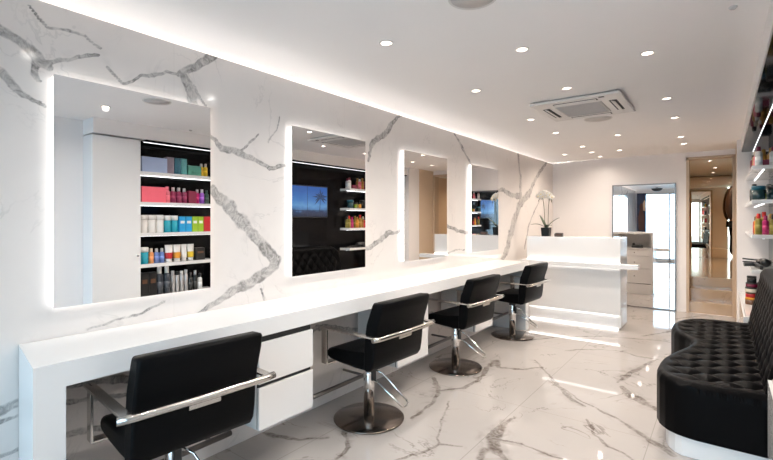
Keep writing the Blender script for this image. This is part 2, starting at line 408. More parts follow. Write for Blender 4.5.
# pelmet above the shelving, dark gloss underside with an LED slot
MB().box(2.675, XR, 1.795, 7.40, 2.33, H_C).build('trim_1', M['paint'], kind='structure')
MB().box(2.682, XR, 2.32, 7.40, 2.318, 2.33).build('trim_2', M['blackgloss'], kind='structure')
MB().box(2.794, 2.800, 2.34, 7.38, 2.313, 2.319).build('trim_3', M['ledpelmet'], kind='structure')
MB().box(2.637, XR, 7.40, 7.78, 0, H_C).build('wall_inner_right', M['paint'], kind='structure')
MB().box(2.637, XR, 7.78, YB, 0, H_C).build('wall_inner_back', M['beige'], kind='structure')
# door lining and architrave
fr = MB()
fr.box(DX0 - .002, DX0 + .035, YB - .012, YB + .16, 0, DZ).box(DX1 - .035, DX1 + .002, YB - .012, YB + .16, 0, DZ).box(DX0 - .002, DX1 + .002, YB - .012, YB + .16, DZ - .035, DZ + .002)
fr.build('door_1', M['tan'], kind='structure')
# shop front behind the camera
wf = MB().box(-1.1, .06, YF - .1, YF, 0, H_C).box(2.85, XR + .1, YF - .1, YF, 0, H_C).box(.06, 2.85, YF - .1, YF, 2.36, H_C)
wf.build('wall_front', M['paint'], kind='structure')
wfr = MB()
for x0, x1 in ((.06, .10), (1.0, 1.04), (1.90, 1.95), (2.81, 2.85)): wfr.box(x0, x1, YF - .08, YF - .02, 0, 2.36)
wfr.box(.06, 2.85, YF - .08, YF - .02, 2.30, 2.36).box(.06, 2.85, YF - .08, YF - .02, 0, .08)
wfr.build('window_1', M['white_plastic'], kind='structure')
MB().box(.10, 2.81, YF - .055, YF - .045, .08, 2.30).build('window_pane_1', M['glass'], kind='structure')
pave = add_noise_var(new_mat('grey_pavement', (.42, .43, .44), .8), 8, .15)
MB().box(-12, 14, -20, YF - .1, -.16, -.05).build('ground_outside', pave, kind='structure')

# ------------------------------------------------------------------ raised back room behind the doorway
BX0, BX1, YM, ZF, ZC = 1.72, 3.35, 13.4, .50, 2.50
st = MB()
st.box(DX0, DX1, 8.40, 8.68, -.05, .165, .004).box(DX0, DX1, 8.665, 8.945, -.05, .335, .004)
o = st.build('floor_middle', M['marble_step'], kind='structure')
MB().box(BX0, BX1, 8.93, YM + .1, ZF - .14, ZF, .004).build('floor_upper', M['marble_step'], kind='structure')
MB().box(DX0, DX1, 8.935, 8.96, -.05, ZF - .01).build('floor_lower', M['marble_step'], kind='structure')
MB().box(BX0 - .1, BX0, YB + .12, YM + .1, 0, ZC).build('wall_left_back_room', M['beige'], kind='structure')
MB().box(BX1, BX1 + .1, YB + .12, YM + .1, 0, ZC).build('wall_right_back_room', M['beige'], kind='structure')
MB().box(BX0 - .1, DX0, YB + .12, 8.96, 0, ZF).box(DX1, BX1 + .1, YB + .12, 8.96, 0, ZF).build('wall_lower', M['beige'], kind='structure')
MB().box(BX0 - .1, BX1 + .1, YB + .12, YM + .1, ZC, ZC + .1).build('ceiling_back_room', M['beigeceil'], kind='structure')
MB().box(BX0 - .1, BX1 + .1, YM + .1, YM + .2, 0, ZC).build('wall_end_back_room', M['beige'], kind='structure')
mir = MB().box(-.80, .80, -.012, .012, ZF + .005, ZC - .01).build('tinted_mirror', M['bronze'])
mir.location = ((BX0 + BX1) / 2, YM + .02, 0); mir.rotation_euler = (0, 0, math.radians(2.6))
tag(mir, 'large bronze tinted mirror filling the end of the room beyond the steps', 'mirror')

# ------------------------------------------------------------------ downlights
def downlight_proto():
    r = empty('downlight')
    MB().lathe([(.039, -.004), (.042, -.003), (.042, 0), (.031, 0), (.031, -.004)], n=28).build('trim_ring', M['white_plastic'], r)
    MB().lathe([(0, -.0035), (.030, -.0035), (.030, -.001), (0, -.001)], n=24).build('lens', M['bulb'], r)
    return r
DL = [  # x, y, warm, label
    (.92, 2.08, 'recessed downlight above the second chair from the counter end'),
    (1.52, 2.66, 'recessed downlight in the middle row, first before the air conditioner'),
    (2.12, 3.19, 'recessed downlight over the front curve of the tufted sofa'),
    (.91, 3.29, 'recessed downlight above the gap between second and third chairs'),
    (1.51, 3.66, 'recessed downlight just in front of the ceiling air conditioner'),
    (.90, 4.59, 'recessed downlight beside the counter side edge of the air conditioner'),
    (.89, 5.48, 'recessed downlight above the fourth chair'),
    (1.46, 6.08, 'recessed downlight just beyond the round speaker by the air conditioner'),
    (.89, 6.74, 'recessed downlight directly above the reception desk top'),
    (.47, 7.41, 'recessed downlight in the corner of marble and back wall'),
    (.87, 7.41, 'recessed downlight behind the desk, second from the marble corner'),
    (.87, 8.01, 'recessed downlight against the back wall behind the desk'),
    (1.25, 7.44, 'recessed downlight in front of the tall framed mirror'),
    (2.11, 4.49, 'recessed downlight over the far lobe of the tufted sofa'),
    (2.10, 5.39, 'recessed downlight over the floor just past the sofa'),
    (2.07, 6.69, 'recessed downlight over the floor facing the far display shelves'),
    (2.06, 7.33, 'recessed downlight in front of the doorway with steps'),
    (.92, .85, 'recessed downlight above the first chair at the counter end'),
    (1.52, 1.05, 'recessed downlight in the middle of the ceiling by the shop window'),
    (2.12, 1.70, 'recessed downlight facing the tall white cupboard'),
    (1.52, -.45, 'added recessed downlight just inside the shop window'),  # extra fitting behind the camera, added for lighting
]
dl0 = downlight_proto()
SPOT_E = 33.0
for i, (x, y, lab) in enumerate(DL):
    o = dl0 if i == 0 else copy_tree(dl0)
    o.location = (x, y, H_C); tag(o, lab, 'downlight', 'ceiling downlights')
    ld = bpy.data.lights.new('downlight_spot', 'SPOT'); ld.energy = SPOT_E * (.25 if y < 0 else .35 if y < 1.2 else .22 if y > 7.9 else .5 if y > 7 else 1)
    warm = min(1, max(0, (y - 1.5) / 5))
    ld.color = (1, .95 - .08 * warm, .89 - .14 * warm)
    ld.spot_size = math.radians(158); ld.spot_blend = 1.0; ld.shadow_soft_size = .028
    lo = bpy.data.objects.new('downlight_spot', ld); COL.objects.link(lo); lo.location = (x, y, H_C - .02)
BL = [(2.30, 9.9), (2.35, 11.3), (2.30, 12.5), (2.9, 10.6)]
for i, (x, y) in enumerate(BL):
    o = copy_tree(dl0); o.location = (x, y, ZC)
    tag(o, ['recessed downlight in the raised room just past the steps', 'recessed downlight halfway along the raised room ceiling', 'recessed downlight by the tinted mirror of the raised room', 'recessed downlight at the wide side of the raised room'][i], 'downlight', 'raised room downlights')
    ld = bpy.data.lights.new('warm_spot', 'SPOT'); ld.energy = 22; ld.color = (1, .78, .54); ld.spot_size = math.radians(140); ld.spot_blend = .8; ld.shadow_soft_size = .05
    lo = bpy.data.objects.new('warm_spot', ld); COL.objects.link(lo); lo.location = (x, y, ZC - .02)

# round ceiling speakers
def ceiling_speaker(x, y, r, lab):
    t = empty('ceiling_speaker', (x, y, H_C), label=lab, cat='speaker', group='round ceiling speakers')
    MB().lathe([(r - .012, -.002), (r - .004, -.007), (r, -.004), (r, 0), (r - .012, 0)], n=48).build('rim', M['white_plastic'], t)
    MB().lathe([(0, -.005), (r - .012, -.003), (r - .012, -.001), (0, -.001)], n=48).build('grille', M['spk'], t)
ceiling_speaker(1.465, 4.97, .135, 'round speaker set in the ceiling beside the air conditioner')
ceiling_speaker(1.565, 1.90, .115, 'round speaker set in the ceiling at the top edge of the photo')
s = MB().lathe([(0, -.012), (.012, -.012), (.018, -.004), (.018, 0), (0, 0)], n=20).build('ceiling_sensor', M['spk']); s.location = (2.535, 2.75, H_C)
tag(s, 'tiny round grey sensor on the ceiling above the sofa', 'sensor')
# pendant bowl by the shop window (seen in the tall mirror)
t = empty('pendant_lamp', (.76, -.2, H_C), label='black bowl lamp hung from the ceiling by the shop window', cat='lamp')
MB().lathe([(0, -.14), (.06, -.135), (.13, -.10), (.165, -.04), (.16, -.04), (.12, -.09), (.05, -.12), (0, -.12)], n=32).build('bowl', M['black_plastic'], t)
MB().lathe([(.006, -.13), (.006, 0)], n=8).lathe([(.04, -.012), (.04, 0)], n=20).build('rod', M['black_plastic'], t)

# ------------------------------------------------------------------ ceiling cassette air conditioner
def air_conditioner():
    t = empty('air_conditioner', (1.48, 4.32, H_C), label='white square cassette air conditioner with louvres set in the ceiling', cat='air conditioner')
    hx, hy = .365, .395; z0 = -.035
    p = MB()
    # frame ring panel
    gx, gy = .19, .21
    for (x0, x1, y0, y1) in ((-hx, hx, -hy, -.315), (-hx, hx, .315, hy), (-hx, -.285, -.315, .315), (.285, hx, -.315, .315),
                             (-.285, -.255, -.315, .315), (.255, .285, -.315, .315)):
        pass
    p.box(-hx, hx, -hy, hy, z0, -.012, .012, 2)
    p.build('panel', M['white_plastic'], t)
    MB().box(-hx + .03, hx - .03, -hy + .03, hy - .03, -.012, 0).build('collar', M['grille_grey'], t)
    g = MB(); g.box(-gx, gx, -gy, gy, z0 - .006, z0 + .002, .003)
    n = 22
    for i in range(n):
        y = -gy + .02 + (2 * gy - .04) * i / (n - 1)
        g.box(-gx + .015, gx - .015, y - .003, y + .003, z0 - .010, z0 - .004)
    g.build('intake_grille', M['spk'], t)
    for (cx, cy, lx, ly) in ((-.275, 0, .022, .19), (.275, 0, .022, .19), (0, -.30, .17, .022), (0, .30, .17, .022)):
        MB().box(cx - lx - .008, cx + lx + .008, cy - ly - .008, cy + ly + .008, z0 - .0015, z0 + .002).build('outlet_slot', M['slot'], t)
        lv = MB()
        if lx < ly: lv.prism([(cx - .018, z0 - .002), (cx + .016, z0 - .016), (cx + .019, z0 - .013), (cx - .015, z0 + .001)], cy - ly, cy + ly, 'y')
        else: lv.prism([(cy - .018, z0 - .002), (cy + .016, z0 - .016), (cy + .019, z0 - .013), (cy - .015, z0 + .001)], cx - lx, cx + lx, 'x')
        lv.build('louvre', M['white_plastic'], t)
    MB().box(.20, .24, -.37, -.345, z0 - .004, z0).build('indicator', M['black_plastic'], t)
air_conditioner()

# ------------------------------------------------------------------ back-lit mirrors on the marble wall
MIR = [(.705, 1.490), (2.123, 2.938), (3.523, 4.353), (4.957, 5.765)]
MZ0, MZ1 = 1.038, 2.118
mirror_labels = ['back-lit frameless mirror reflecting white shelves of coloured products',
                 'back-lit frameless mirror reflecting a dark wall with blue screen',
                 'back-lit frameless mirror reflecting plain beige, third along the counter',
                 'back-lit frameless mirror reflecting two short shelves, beside the reception desk']
for (y0, y1), lab in zip(MIR, mirror_labels):
    t = empty('wall_mirror', (0, (y0 + y1) / 2, MZ0), label=lab, cat='mirror', group='back-lit mirrors on the marble wall')
    w = (y1 - y0) / 2; h = MZ1 - MZ0
    g = MB().box(.038, .044, -w, w, 0, h).build('mirror_glass', M['mirror'], t)
    MB().box(.001, .012, -w + .05, w - .05, .05, h - .05).build('back_plate', M['white_plastic'], t)
    MB().box(.012, .037, -w + .02, w - .02, .02, h - .02).build('backing', M['mirror_edge'], t)
    i = .006
    MB().box(.008, .034, -w + i, -w + i + .012, i, h - i).build('led_strip', M['led'], t)
    MB().box(.008, .034, w - i - .012, w - i, i, h - i).build('led_strip', M['led'], t)
    MB().box(.008, .034, -w + .018, w - .018, h - i - .012, h - i).build('led_strip', M['led'], t)
    MB().box(.008, .034, -w + .018, w - .018, i, i + .012).build('led_strip', M['led'], t)

# ------------------------------------------------------------------ styling counter
CY0, CY1, CZ, CT = .525, 5.80, .892, .097
cnt = empty('styling_counter', (0, (CY0 + CY1) / 2, 0), label='long white waterfall styling counter running along the marble wall', cat='counter')
yo = (CY0 + CY1) / 2
def waterfall():
    lw = .105; z1 = CZ - CT; sk = .062      # near end is cut slightly askew to the wall
    yz = [(CY0, .001), (CY0, CZ), (CY1, CZ), (CY1, .001), (CY1 - lw, .001), (CY1 - lw, z1), (CY0 + lw, z1), (CY0 + lw, .001)]
    for q, nm in (((1, 2, 5, 6), 'worktop'), ((0, 1, 6, 7), 'end_panel'), ((2, 3, 4, 5), 'end_panel')):
        m = MB()
        f = [m.bm.verts.new((CX, yz[k][0] - yo, yz[k][1])) for k in q]
        c = [m.bm.verts.new((.004, yz[k][0] - yo + (sk if yz[k][0] < 1 else 0), yz[k][1])) for k in q]
        m.bm.faces.new(f); m.bm.faces.new(c[::-1])
        for a in range(4): m.bm.faces.new((f[a], c[a], c[(a + 1) % 4], f[(a + 1) % 4]))
        bmesh.ops.recalc_face_normals(m.bm, faces=m.bm.faces[:])
        m.build(nm, M['solid'], cnt)
waterfall()
# drawer units hung below it
DU = [(1.54, 1.9465, 'white two-drawer unit under the counter between first and second chairs'),
      (2.855, 3.312, 'white two-drawer unit under the counter between second and third chairs'),
      (4.244, 4.665, 'white two-drawer unit under the counter between third and fourth chairs')]
for y0, y1, lab in DU:
    yc = (y0 + y1) / 2; w = (y1 - y0) / 2
    t = empty('drawer_unit', (0, yc, .27), label=lab, cat='drawers', group='drawer units under the counter')
    MB().box(.03, CX - .03, -w, w, 0, .524, .002).build('carcass', M['lacquer'], t)
    MB().box(CX - .03, CX - .022, -w + .004, w - .004, .004, .524).build('shadow_gap', M['slot'], t)
    for z0, z1 in ((0.0, .236), (.258, .488)):
        MB().box(CX - .021, CX - .003, -w, w, z0, z1, .002).build('drawer_front', M['lacquer'], t)
# foot rails
FR = [(.65, 1.54, 'first'), (1.95, 2.855, 'second'), (3.312, 4.244, 'third'), (4.67, 5.69, 'fourth')]
for y0, y1, nm in FR:
    t = MB().tube([(.22, y0 + .03, .21), (.22, y1 - .03, .21)], .016, 14)
    for y in (y0 + .15, y1 - .15): t.tube([(.004, y, .21), (.22, y, .21)], .010, 10)
    o = t.build('foot_rail', M['rail'])
    tag(o, 'dark metal foot rail on the wall in front of the %s chair' % nm, 'foot rail', 'foot rails under the counter')
# cable under the counter
tag(MB().tube([(.012, .715, .788), (.03, .73, .75), (.06, .75, .735), (.09, .80, .745), (.12, .86, .768), (.14, .90, .787)], .004, 8).build('cable', M['white_plastic']),
    'thin pale cable sagging under the counter top beside its waterfall end', 'cable')

# ------------------------------------------------------------------ styling chairs
def make_chair():
    t = empty('styling_chair')
    hw = .274
    # seat wedge (side profile x,z) facing -x
    prof = [(-.17, .485), (-.175, .515), (-.155, .540), (-.10, .552), (.05, .556), (.18, .57), (.235, .60), (.25, .55), (.25, .47), (.22, .452), (.10, .450), (-.05, .458), (-.14, .470)]
    MB().prism(prof, -hw + .01, hw - .01, 'y', .022, 3, smooth=True).build('seat', M['leather'], t)
    # backrest: curved slab
    front = [(.190, .462), (.195, .55), (.207, .66), (.226, .76), (.262, .86), (.278, .905), (.288, .922)]
    back = [(.352, .926), (.363, .914), (.354, .85), (.320, .74), (.298, .64), (.286, .55), (.272, .49), (.248, .458), (.215, .45)]
    b = MB().prism(front + back, -hw, hw, 'y', .014, 3, smooth=True)
    # gentle concave bend across the width
    for v in b.bm.verts:
        k = (v.co.y / hw); v.co.x += -.014 * (k * k) * min(1, max(0, (v.co.z - .45) / .3))
        v.co.z -= .012 * (k * k) * max(0, (v.co.z - .8) / .1)
    bo = b.build('backrest', M['leather'], t)
    MB().tube([(.326, -.07, .658), (.326, .07, .658)], .01, flat=(.014, .026)).tube([(.30, -.05, .660), (.325, -.05, .660)], .008).tube([(.30, .05, .660), (.325, .05, .660)], .008).build('rail_bracket', M['chrome'], t)
    # armrest frame: flat plates, joined behind the back
    ar = .308
    for s_ in (-1, 1):
        MB().box(-.165, -.110, s_ * ar - .006, s_ * ar + .006, .448, .704, .002).build('arm_upright', M['chrome'], t)
        MB().box(-.165, -.110, min(s_ * ar, s_ * (ar - .10)), max(s_ * ar, s_ * (ar - .10)), .444, .456, .002).build('arm_foot', M['chrome'], t)
        MB().box(-.165, .335, s_ * ar - .022, s_ * ar + .022, .692, .704, .003).build('armrest', M['chrome'], t)
    MB().tube([(.332, -ar - .034, .691), (.345, -ar + .02, .691), (.352, 0, .691), (.345, ar - .02, .691), (.332, ar + .034, .691)], .0165, 16).build('back_rail', M['chrome'], t)
    # pedestal
    MB().lathe([(0, 0.001), (.250, .001), (.256, .006), (.256, .011), (.250, .015), (.10, .022), (.045, .028), (0, .028)], n=64).build('base', M['steel'], t)
    MB().lathe([(.039, .026), (.039, .40), (.036, .405), (.030, .405), (.030, .448), (.07, .449), (.07, .458), (0, .458)], n=32).build('column', M['polish'], t)
    MB().lathe([(.041, .385), (.041, .425), (.033, .425)], n=32).build('column_collar', M['black_plastic'], t)
    a = math.radians(18)
    def R(x, y, z): return (x * math.cos(a) - y * math.sin(a), x * math.sin(a) + y * math.cos(a), z)
    MB().box(.030, .055, -.018, .018, .285, .375, .004).build('pump_housing', M['black_plastic'], t)
    MB().tube([R(.04, .015, .355), R(.09, .040, .325), R(.27, .055, .150), R(.285, .035, .140), R(.29, 0, .138), R(.285, -.035, .140), R(.27, -.055, .150), R(.09, -.03, .275), R(.04, -.012, .29)], .0062, 10).build('pump_pedal', M['polish'], t)
    return t
CH = [(.39, 1.085, 5.0, 'black styling chair at the waterfall end of the counter, large and cropped'),
      (.44, 2.505, 2.0, 'black styling chair second from the waterfall end, facing the mirror with blue screen'),
      (.408, 3.875, 2.5, 'black styling chair third along the counter, facing the beige mirror'),
      (.408, 5.345, 3.0, 'black styling chair beside the reception desk, last along the counter')]
ch0 = make_chair()
for i, (x, y, a, lab) in enumerate(CH):
    o = ch0 if i == 0 else copy_tree(ch0)
    o.location = (x, y, 0); o.rotation_euler = (0, 0, math.radians(-a)); tag(o, lab, 'chair', 'styling chairs along the counter')

# ------------------------------------------------------------------ reception desk
RX0, RX1, RY0, RY1, RZ = .21, 1.435, 6.40, 6.885, 1.20
rxc = (RX0 + RX1) / 2
d = empty('reception_desk', (rxc, RY0, 0), label='white reception desk with glowing ledge and lit plinth by the back wall', cat='desk')
X0, X1, DP = RX0 - rxc, RX1 - rxc, RY1 - RY0
MB().box(X0, X1, 0, .05, .872, RZ, .002).build('upper_panel', M['lacquer'], d)
MB().box(X0, X1, .05, DP, RZ - .04, RZ, .002).build('desk_top', M['lacquer'], d)
MB().box(X0, X1, 0, .05, .20, .814, .002).build('lower_panel', M['lacquer'], d)
MB().box(X0 - .06, X1 + .215, -.135, -.001, .815, .872, .003).build('ledge', M['solid'], d)
MB().box(X1 - .04, X1, .051, DP, .03, RZ - .041, .002).build('side_panel', M['lacquer'], d)
MB().box(X0, X0 + .04, .051, DP, .03, RZ - .041, .002).build('side_panel', M['lacquer'], d)
MB().box(X0 + .03, X1 - .03, .06, DP - .02, 0.001, .198, .002).build('plinth', M['solid'], d)
MB().box(X0 + .02, X1 - .005, -.022, -.008, .8725, .880).build('led_strip', M['ledw'], d)
MB().box(X0 + .02, X1 - .02, -.020, -.008, .8085, .8145).build('led_strip', M['ledw2'], d)
MB().box(X0 + .03, X1 - .03, .046, .056, .004, .014).build('led_strip', M['ledw2'], d)
MB().box(X0 + .02, X1 - .02, .040, .054, .192, .1995).build('led_strip', M['ledw'], d)
# staff side: niche, drawers (seen in the tall mirror)
MB().box(X1 - .60, X1 - .042, .30, .32, .20, .72).build('drawer_carcass', M['lacquer'], d)
for k, (z0, z1) in enumerate(((.74, .86), (.50, .73), (.21, .49))):
    dr = MB().box(X1 - .60, X1 - .042, DP - .05, DP - .03, z0, z1, .002).build('drawer', M['lacquer'], d)
    MB().lathe([(.006, 0), (.006, .012), (.011, .014), (.011, .02), (0, .02)], (X1 - .32, DP - .03, (z0 + z1) / 2), 14, rot=Matrix.Rotation(-PI / 2, 4, 'X')).build('knob', M['polish'], dr)
MB().box(X1 - .60, X1 - .042, .08, DP - .02, .87, .89).build('shelf', M['lacquer'], d)
MB().box(X1 - .62, X1 - .60, .08, DP - .02, .20, RZ - .042).build('divider', M['lacquer'], d)
ph = empty('desk_phone', (1.15, 6.76, .89), label='black desk phone in the open niche behind the reception desk', cat='phone')
MB().box(-.09, .09, -.08, .08, .001, .05, .01).build('phone_body', M['black_plastic'], ph)
MB().tube([(-.06, -.07, .07), (-.06, .07, .07)], .02, 10).build('handset', M['black_plastic'], ph)
# card holder on the desk
t = empty('card_holder', (.62, 6.55, RZ), label='small black card holder on the reception desk beside the orchid', cat='card holder')
MB().box(-.055, .055, -.025, .03, .001, .012, .002).box(-.055, .055, .018, .03, .012, .05, .002).box(-.055, -.047, -.025, .03, .012, .04).box(.047, .055, -.025, .03, .012, .04).build('tray', M['black_plastic'], t)
MB().box(-.044, .044, -.015, .015, .013, .04).build('cards', add_noise_var(new_mat('brown_cards', (.10, .06, .045), .6), 30, .1), t)
# orchid
orc = empty('potted_orchid', (.42, 6.62, RZ), label='white orchid in a black pot on the reception desk', cat='orchid')
MB().prism([(-.052, 0.001), (.052, 0.001), (.062, .125), (-.062, .125)], -.055, .055, 'y', .006, 2).build('pot', M['pot'], orc)
def leaf(mb, base, dirv, L, w, droop, lift):
    n = 9; d2 = Vector((dirv[0], dirv[1], 0)).normalized(); s = Vector((-d2.y, d2.x, 0)); rows = []
    for i in range(n + 1):
        t = i / n
        p = Vector(base) + d2 * (L * t) + Vector((0, 0, lift * t * L - droop * t * t * L))
        ww = w * (math.sin(PI * min(1, .12 + .88 * t)) ** .6) * (1 if i < n else 0.05)
        rows.append((p - s * ww + Vector((0, 0, .25 * ww)), p, p + s * ww + Vector((0, 0, .25 * ww))))
    for thick in (0,):
        vs = [[mb.bm.verts.new(q) for q in r] for r in rows]; vb = [[mb.bm.verts.new(q - Vector((0, 0, .003))) for q in r] for r in rows]
        for a, c in ((vs, False), (vb, True)):
            for i in range(n):
                for j in range(2):
                    q = (a[i][j], a[i + 1][j], a[i + 1][j + 1], a[i][j + 1]); f = mb.bm.faces.new(q[::-1] if c else q); f.smooth = True
        for i in range(n):
            mb.bm.faces.new((vs[i][0], vb[i][0], vb[i + 1][0], vs[i + 1][0])); mb.bm.faces.new((vs[i][2], vs[i + 1][2], vb[i + 1][2], vb[i][2]))
for dv, L, w, dr_, li in (((1, .1), .19, .026, .35, 1.15), ((-1, -.2), .22, .020, .55, .75), ((.2, 1), .16, .024, .5, .7), ((-.6, .7), .17, .022, .3, 1.1), ((.4, -1), .15, .026, .5, .8), ((-.25, .1), .12, .024, .3, 1.9)):
    mb = MB(); leaf(mb, (0, 0, .12), dv, L, w, dr_, li); mb.build('leaf', M['leaf'], orc)
def stem_curve(x0, y0, tx, ty, h, over):
    pts = []
    for i in range(14):
        t = i / 13
        z = .12 + h * math.sin(min(1, t * 1.15) * PI / 2) - (.0 if t < .8 else .10 * (t - .8) / .2)
        x = x0 + tx * t ** 2.2; y = y0 + ty * t ** 2
        pts.append((x, y, z))
    return pts
sts = [stem_curve(-.02, 0, -.10, .02, .49, 0), stem_curve(.025, .01, .06, -.02, .47, 0)]
for s_ in sts: MB().tube(s_, .0042, 8).build('flower_stem', M['stem'], orc)
def flower(pos, face, size, roll):
    f = Vector(face).normalized(); up = Vector((0, 0, 1)); s = f.cross(up).normalized(); u = s.cross(f)
    mb = MB()
    for k in range(5):
        a = roll + 2 * PI * k / 5; L = size * (1.0 if k in (1, 4) else .85); w = size * (.52 if k in (1, 4) else .34)
        dv = s * math.sin(a) + u * math.cos(a); pv = s * math.cos(a) - u * math.sin(a)
        n = 6; rows = []
        for i in range(n + 1):
            t = i / n; ww = w * math.sin(PI * min(1, .1 + .9 * t)) ** .7 + .001
            p = Vector(pos) + dv * (L * t) + f * (.18 * size * math.sin(t * PI))
            rows.append([mb.bm.verts.new(p - pv * ww), mb.bm.verts.new(p + f * .004), mb.bm.verts.new(p + pv * ww)])
        for i in range(n):
            for j in range(2):
                fc = mb.bm.faces.new((rows[i][j], rows[i][j + 1], rows[i + 1][j + 1], rows[i + 1][j])); fc.smooth = True
    o = mb.build('flower', M['petal'], orc)
    MB().lathe([(0, 0), (.008, .004), (.010, .014), (.004, .022), (0, .023)], tuple(Vector(pos) + f * .004), 10, rot=f.to_track_quat('Z', 'Y').to_matrix().to_4x4()).build('lip', M['lip'], o)
for (x, y, z, fx, fy) in ((-.135, -.01, .585, -.1, -1), (-.085, -.02, .62, .2, -1), (-.035, -.01, .645, .3, -1), (-.10, .03, .56, -.3, -.9), (.02, -.02, .63, .4, -1), (.065, -.02, .60, .5, -.9), (.10, -.01, .56, .7, -.8), (-.01, .03, .59, .2, -1), (.055, .03, .555, .6, -.8), (-.06, .01, .575, 0, -1)):
    flower((x * .8, y, .60 + (z - .60) * .8), (fx, fy, -.1), .048, random.uniform(-.15, .15))

# ------------------------------------------------------------------ tall framed mirror on the back wall
tm = empty('tall_mirror', (1.445, YB, 0), label='tall chrome framed mirror standing against the back wall behind the desk', cat='mirror')
MB().box(-.435, .435, -.028, -.022, .02, 2.0).build('mirror_glass', M['mirror'], tm)
MB().box(-.44, .44, -.021, -.002, .01, 2.005).build('backing', M['mirror_edge'], tm)
MB().box(-.455, -.435, -.04, -.002, 0.001, 2.02, .002).box(.435, .455, -.04, -.002, 0.001, 2.02, .002).box(-.435, .435, -.04, -.002, 2.0, 2.02, .002).box(-.435, .435, -.04, -.002, 0.001, .02, .002).build('frame', M['rail'], tm)

# ------------------------------------------------------------------ right-hand fittings
def cupboard():
    t = empty('tall_cupboard', (2.70, 2.06, 0), label='tall white gloss cupboard beside the product shelves', cat='cupboard')
    MB().box(.02, XR - 2.70 - .002, -.265, .208, 0.001, 2.317, .002).build('carcass', M['lacquer'], t)
    dr = MB().box(0, .019, -.263, .206, .06, 2.312, .002).build('door', M['lacquer'], t)
    MB().lathe([(.007, 0), (.007, .012), (.012, .014), (.012, .02), (0, .02)], (0, .17, 1.05), 14, rot=Matrix.Rotation(-PI / 2, 4, 'Y')).build('knob', M['polish'], dr)
cupboard()
# a plain painted nib wall on the shop-window side of the cupboard
SH_Z = [1.98, 1.64, 1.295, .945]
SHN = ['top', 'second', 'third', 'lowest']
def board(y0, y1, z, lab, grp):
    t = empty('display_shelf', (2.72, (y0 + y1) / 2, z - .05), label=lab, cat='shelf', group=grp)
    w = (y1 - y0) / 2
    MB().box(0, XR - 2.72 - .002, -w, w, .012, .05, .002).build('board', M['lacquer'], t)
    MB().box(.088, .098, -w + .02, w - .02, .007, .0115).build('led_strip', M['ledshelf'], t)
for z, n in zip(SH_Z, SHN):
    board(2.272, 3.20, z, '%s white lit shelf of the bay beside the tall cupboard' % n, 'shelves beside the cupboard')
    board(5.72, 7.398, z, '%s white lit shelf of the bay between sofa and doorway' % n, 'shelves beyond the sofa')
def base_cab(y0, y1, h, x0, lab):
    t = empty('base_cabinet', (x0, (y0 + y1) / 2, 0), label=lab, cat='cabinet')
    w = (y1 - y0) / 2
    MB().box(.02, XR - x0 - .002, -w, w, 0.001, h, .003).build('carcass', M['lacquer'], t)
    n = 2
    for k in range(n):
        a = -w + .004 + (2 * w - .008) * k / n
        MB().box(0, .019, a + .002, a + (2 * w - .008) / n - .002, .05, h - .004, .002).build('door', M['lacquer'], t)
base_cab(2.272, 3.205, .575, 2.69, 'low white cabinet under the shelves beside the tall cupboard')
base_cab(5.56, 7.398, .50, 2.65, 'low white cabinet under the shelves near the doorway')

# ------------------------------------------------------------------ TV on the black wall
tv = empty('wall_television', (XR, 4.92, 1.73), label='black wall mounted television showing a blue seaside picture', cat='television')
MB().box(-.045, -.012, -.45, .45, -.26, .26, .006).build('bezel', M['black_plastic'], tv)
MB().box(-.012, -.001, -.2, .2, -.15, .15).build('wall_bracket', M['rail'], tv)
def screen_mat():
    m = new_mat('tv_picture', (.01, .01, .01), .15); nt = m.node_tree; b = nt.nodes['Principled BSDF']
    tc = nt.nodes.new('ShaderNodeTexCoord'); sp = nt.nodes.new('ShaderNodeSeparateXYZ'); nt.links.new(tc.outputs['Generated'], sp.inputs[0])
    n = nt.nodes.new('ShaderNodeTexNoise'); n.inputs['Scale'].default_value = 5; nt.links.new(tc.outputs['Generated'], n.inputs['Vector'])
    ad = nt.nodes.new('ShaderNodeMath'); ad.operation = 'MULTIPLY_ADD'; nt.links.new(n.outputs['Fac'], ad.inputs[0]); ad.inputs[1].default_value = .22; nt.links.new(sp.outputs['Z'], ad.inputs[2])
    r = nt.nodes.new('ShaderNodeValToRGB'); nt.links.new(ad.outputs[0], r.inputs[0])
    e = r.color_ramp.elements; e[0].position = .12; e[0].color = (.003, .012, .035, 1); e[1].position = .95; e[1].color = (.02, .10, .36, 1)
    for p, c in ((.28, (.008, .03, .09, 1)), (.36, (.05, .16, .36, 1)), (.48, (.10, .28, .55, 1)), (.62, (.05, .19, .48, 1))):
        k = e.new(p); k.color = c
    nt.links.new(r.outputs[0], b.inputs['Emission Color']); b.inputs['Emission Strength'].default_value = .75
    return m
scr = MB().box(-.0475, -.0452, -.435, .435, -.245, .245).build('screen', screen_mat(), tv)
pic = MB()
pic.box(-.0479, -.0474, -.012, -.004, -.245, .245).box(-.0479, -.0474, -.435, .435, -.150, -.140)
for k in range(9):
    y = -.40 + k * .1; pic.box(-.0479, -.0474, y, y + .006, -.245, -.145)
pic.poly([(-.0478, .245, -.245), (-.0478, .262, -.245), (-.0478, .285, .06), (-.0478, .275, .06)])
for k in range(11):
    a = -.5 + k * .42; L = .13 + .03 * (k % 3); c0 = Vector((-.0478, .28, .06)); dv = Vector((0, math.cos(a), math.sin(a))); pv = Vector((0, -dv.z, dv.y)) * .014
    pic.poly([c0, c0 + dv * L * .5 + pv, c0 + dv * L - Vector((0, 0, .03)), c0 + dv * L * .5 - pv])
pic.build('palm_picture', new_mat('tv_dark_blue', (.005, .01, .02), .2, emit=(.006, .02, .055), estr=1.0), scr)

